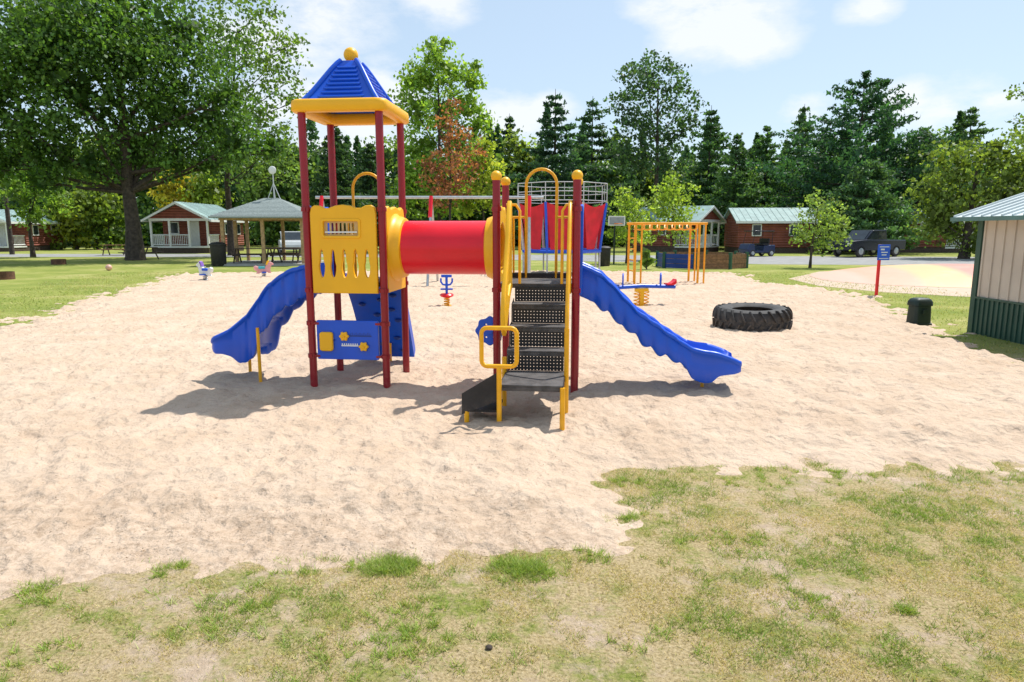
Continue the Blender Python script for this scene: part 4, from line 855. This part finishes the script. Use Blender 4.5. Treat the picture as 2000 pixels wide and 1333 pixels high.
def conifer(label,X,Yt,wpx,d,zc=.06,col=(.03,.06,.028),den=1.0,kind='pine_tree',up=.0,trk=.2,irr=.3,ex=.9):
    top=P(X,Yt,d); h=top.z; Rr=wpx*d/F*.68; t=thing(kind,label,'tree',(top.x,d,0),0,'conifers behind the cabins')
    cs=[];cl=[]; z=h*zc; m=MB(); m.tube([(0,0,-.1),(0,0,h*.5),(0,0,h)],trk,8,rad=[trk*1.1,trk*.7,.02])
    while z<h*.985:
        q=(z-h*zc)/(h*(1-zc)); L0=Rr*(1-q)**ex*(1.0 if q>.1 else .75+2.5*q)+.12
        nb=int(8+3*rng.random())
        for b in range(nb):
            an=rng.random()*2*PI; L_=L0*(1-irr+irr*1.9*rng.random()); n=int(max(10,95*(L_/Rr)**1.1*den)); s_=rng.random(n)**.55
            sp=.14*L_+.08; zz=z+s_*L_*(.18*up-.14)+ (s_**2)*L_*.20 + rng.normal(0,.10,n)+.08
            px=np.cos(an)*s_*L_+rng.normal(0,sp*.6,n)*s_; py=np.sin(an)*s_*L_+rng.normal(0,sp*.6,n)*s_
            cs.append(np.stack([px,py,zz],-1)); cl.append(palette(col,n,.4,.12)*(.65+.7*rng.random()))
            if b%3==0: m.tube([(0,0,z),(math.cos(an)*L_*.8,math.sin(an)*L_*.8,z+L_*.05)],.03,4,rad=[.045,.012])
        z+=h/24*(1+.3*rng.random())
    cs=np.concatenate(cs);cl=np.concatenate(cl)*1.05; leaves('crown',cs,.39*d/65,cl,t,.45); m.build('trunk',M['bark'],t); return t
conifer('dark pine seen behind the tower between its red posts',652,240,100,62)
conifer('pointed dark conifer just right of the tower base panel',722,280,100,68)
conifer('small pointed conifer peeking over the red tunnel gap',995,222,85,85)
conifer('dark blue green pine left of the trampoline cage',1085,174,160,70,col=(.028,.065,.038),den=1.4,irr=.4)
conifer('dark pine between the blue green pine and the tall red pine',1158,188,160,74,col=(.032,.068,.035),den=1.4,irr=.4)
conifer('narrow spruce right of the tall round crowned pine',1390,206,135,72,col=(.04,.085,.036),den=1.3)
conifer('small spruce between the narrow spruce and golf cart',1440,262,125,66,col=(.045,.09,.035))
conifer('slim spruce above the middle right cabin',1500,248,125,70,col=(.045,.095,.035))
conifer('open spruce left of the broad white pine',1572,203,135,76,col=(.045,.085,.036),den=.9)
conifer('broad dark white pine towering above the right cabins',1690,144,240,62,col=(.022,.06,.030),den=2.3,zc=.15,up=1.6,irr=.5,trk=.3,ex=.8)
conifer('lower bushy pine in front of the broad white pine',1700,312,155,54,col=(.05,.10,.045),den=1.3,irr=.25,ex=.7)
conifer('rounded dark conifer right of the lower bushy pine',1805,252,145,60,col=(.045,.085,.035),den=1.4,ex=.75)
conifer('far dark conifer above the broad tree at right',1900,208,210,80,col=(.045,.085,.035),den=2.0,irr=.5)
conifer('dark conifer behind the far right cabin end',1615,245,150,70,col=(.035,.07,.032),den=1.3)
tree('red_pine_tree','tall pine with rounded dark crown and bare trunk, centre right',1278,62,[(1270,122,34),(1240,160,40),(1308,155,40),(1216,210,38),(1275,200,52),(1335,202,40),(1235,262,42),(1300,262,50),(1345,248,30),(1275,315,42),(1322,318,34),(1230,310,32)],.28,(.036,.075,.032),.3,13,'conifers behind the cabins',sub=.22,limb=.6,core=False,nsub=40)
# far wood
cs=[];cl=[];sz=[]
for i in range(200):
    x=-78+170*(i+rng.random())/200; y=rng.uniform(76,92); hh=rng.uniform(9.5,12) if rng.random()<.6 else rng.uniform(12,15); kind=rng.random()
    if kind<.55:
        hh*=1.06; n=900; zz=rng.random(n)**.8*hh; rad=(1-zz/hh)**.9*2.7+.12; an=rng.random(n)*2*PI; rr=rad*rng.random(n)**.5
        cs.append(np.stack([x+rr*np.cos(an),y+rr*np.sin(an),zz+rng.normal(0,.1,n)],-1)); cl.append(palette((.040,.085,.038),n,.45,.15)*(.8+.5*rng.random())); sz.append(np.full(n,.52))
    else:
        lb=[(np.array([x+rng.normal(0,1.3),y,hh*q]),2.4) for q in (.2,.45,.66,.78)]
        a_,b,s_=lobes_to_leaves(lb,.5,(.085,.14,.04) if kind<.88 else (.14,.19,.045),9); kp=a_[:,2]>0; cs.append(a_[kp]); cl.append(b[kp]*(.8+.4*rng.random())); sz.append(s_[kp])
n=28000; x=rng.uniform(-80,95,n); z=rng.random(n)*8.5; y=rng.uniform(84,92,n); cs.append(np.stack([x,y,z],-1)); cl.append(palette((.040,.075,.033),n)); sz.append(np.full(n,1.0))
cs=np.concatenate(cs);cl=np.concatenate(cl);sz=np.concatenate(sz); o=leaves('forest',cs,sz,cl,None,.65); tag(o,'distant mixed wood forming the green tree line behind everything','forest',kind='stuff')
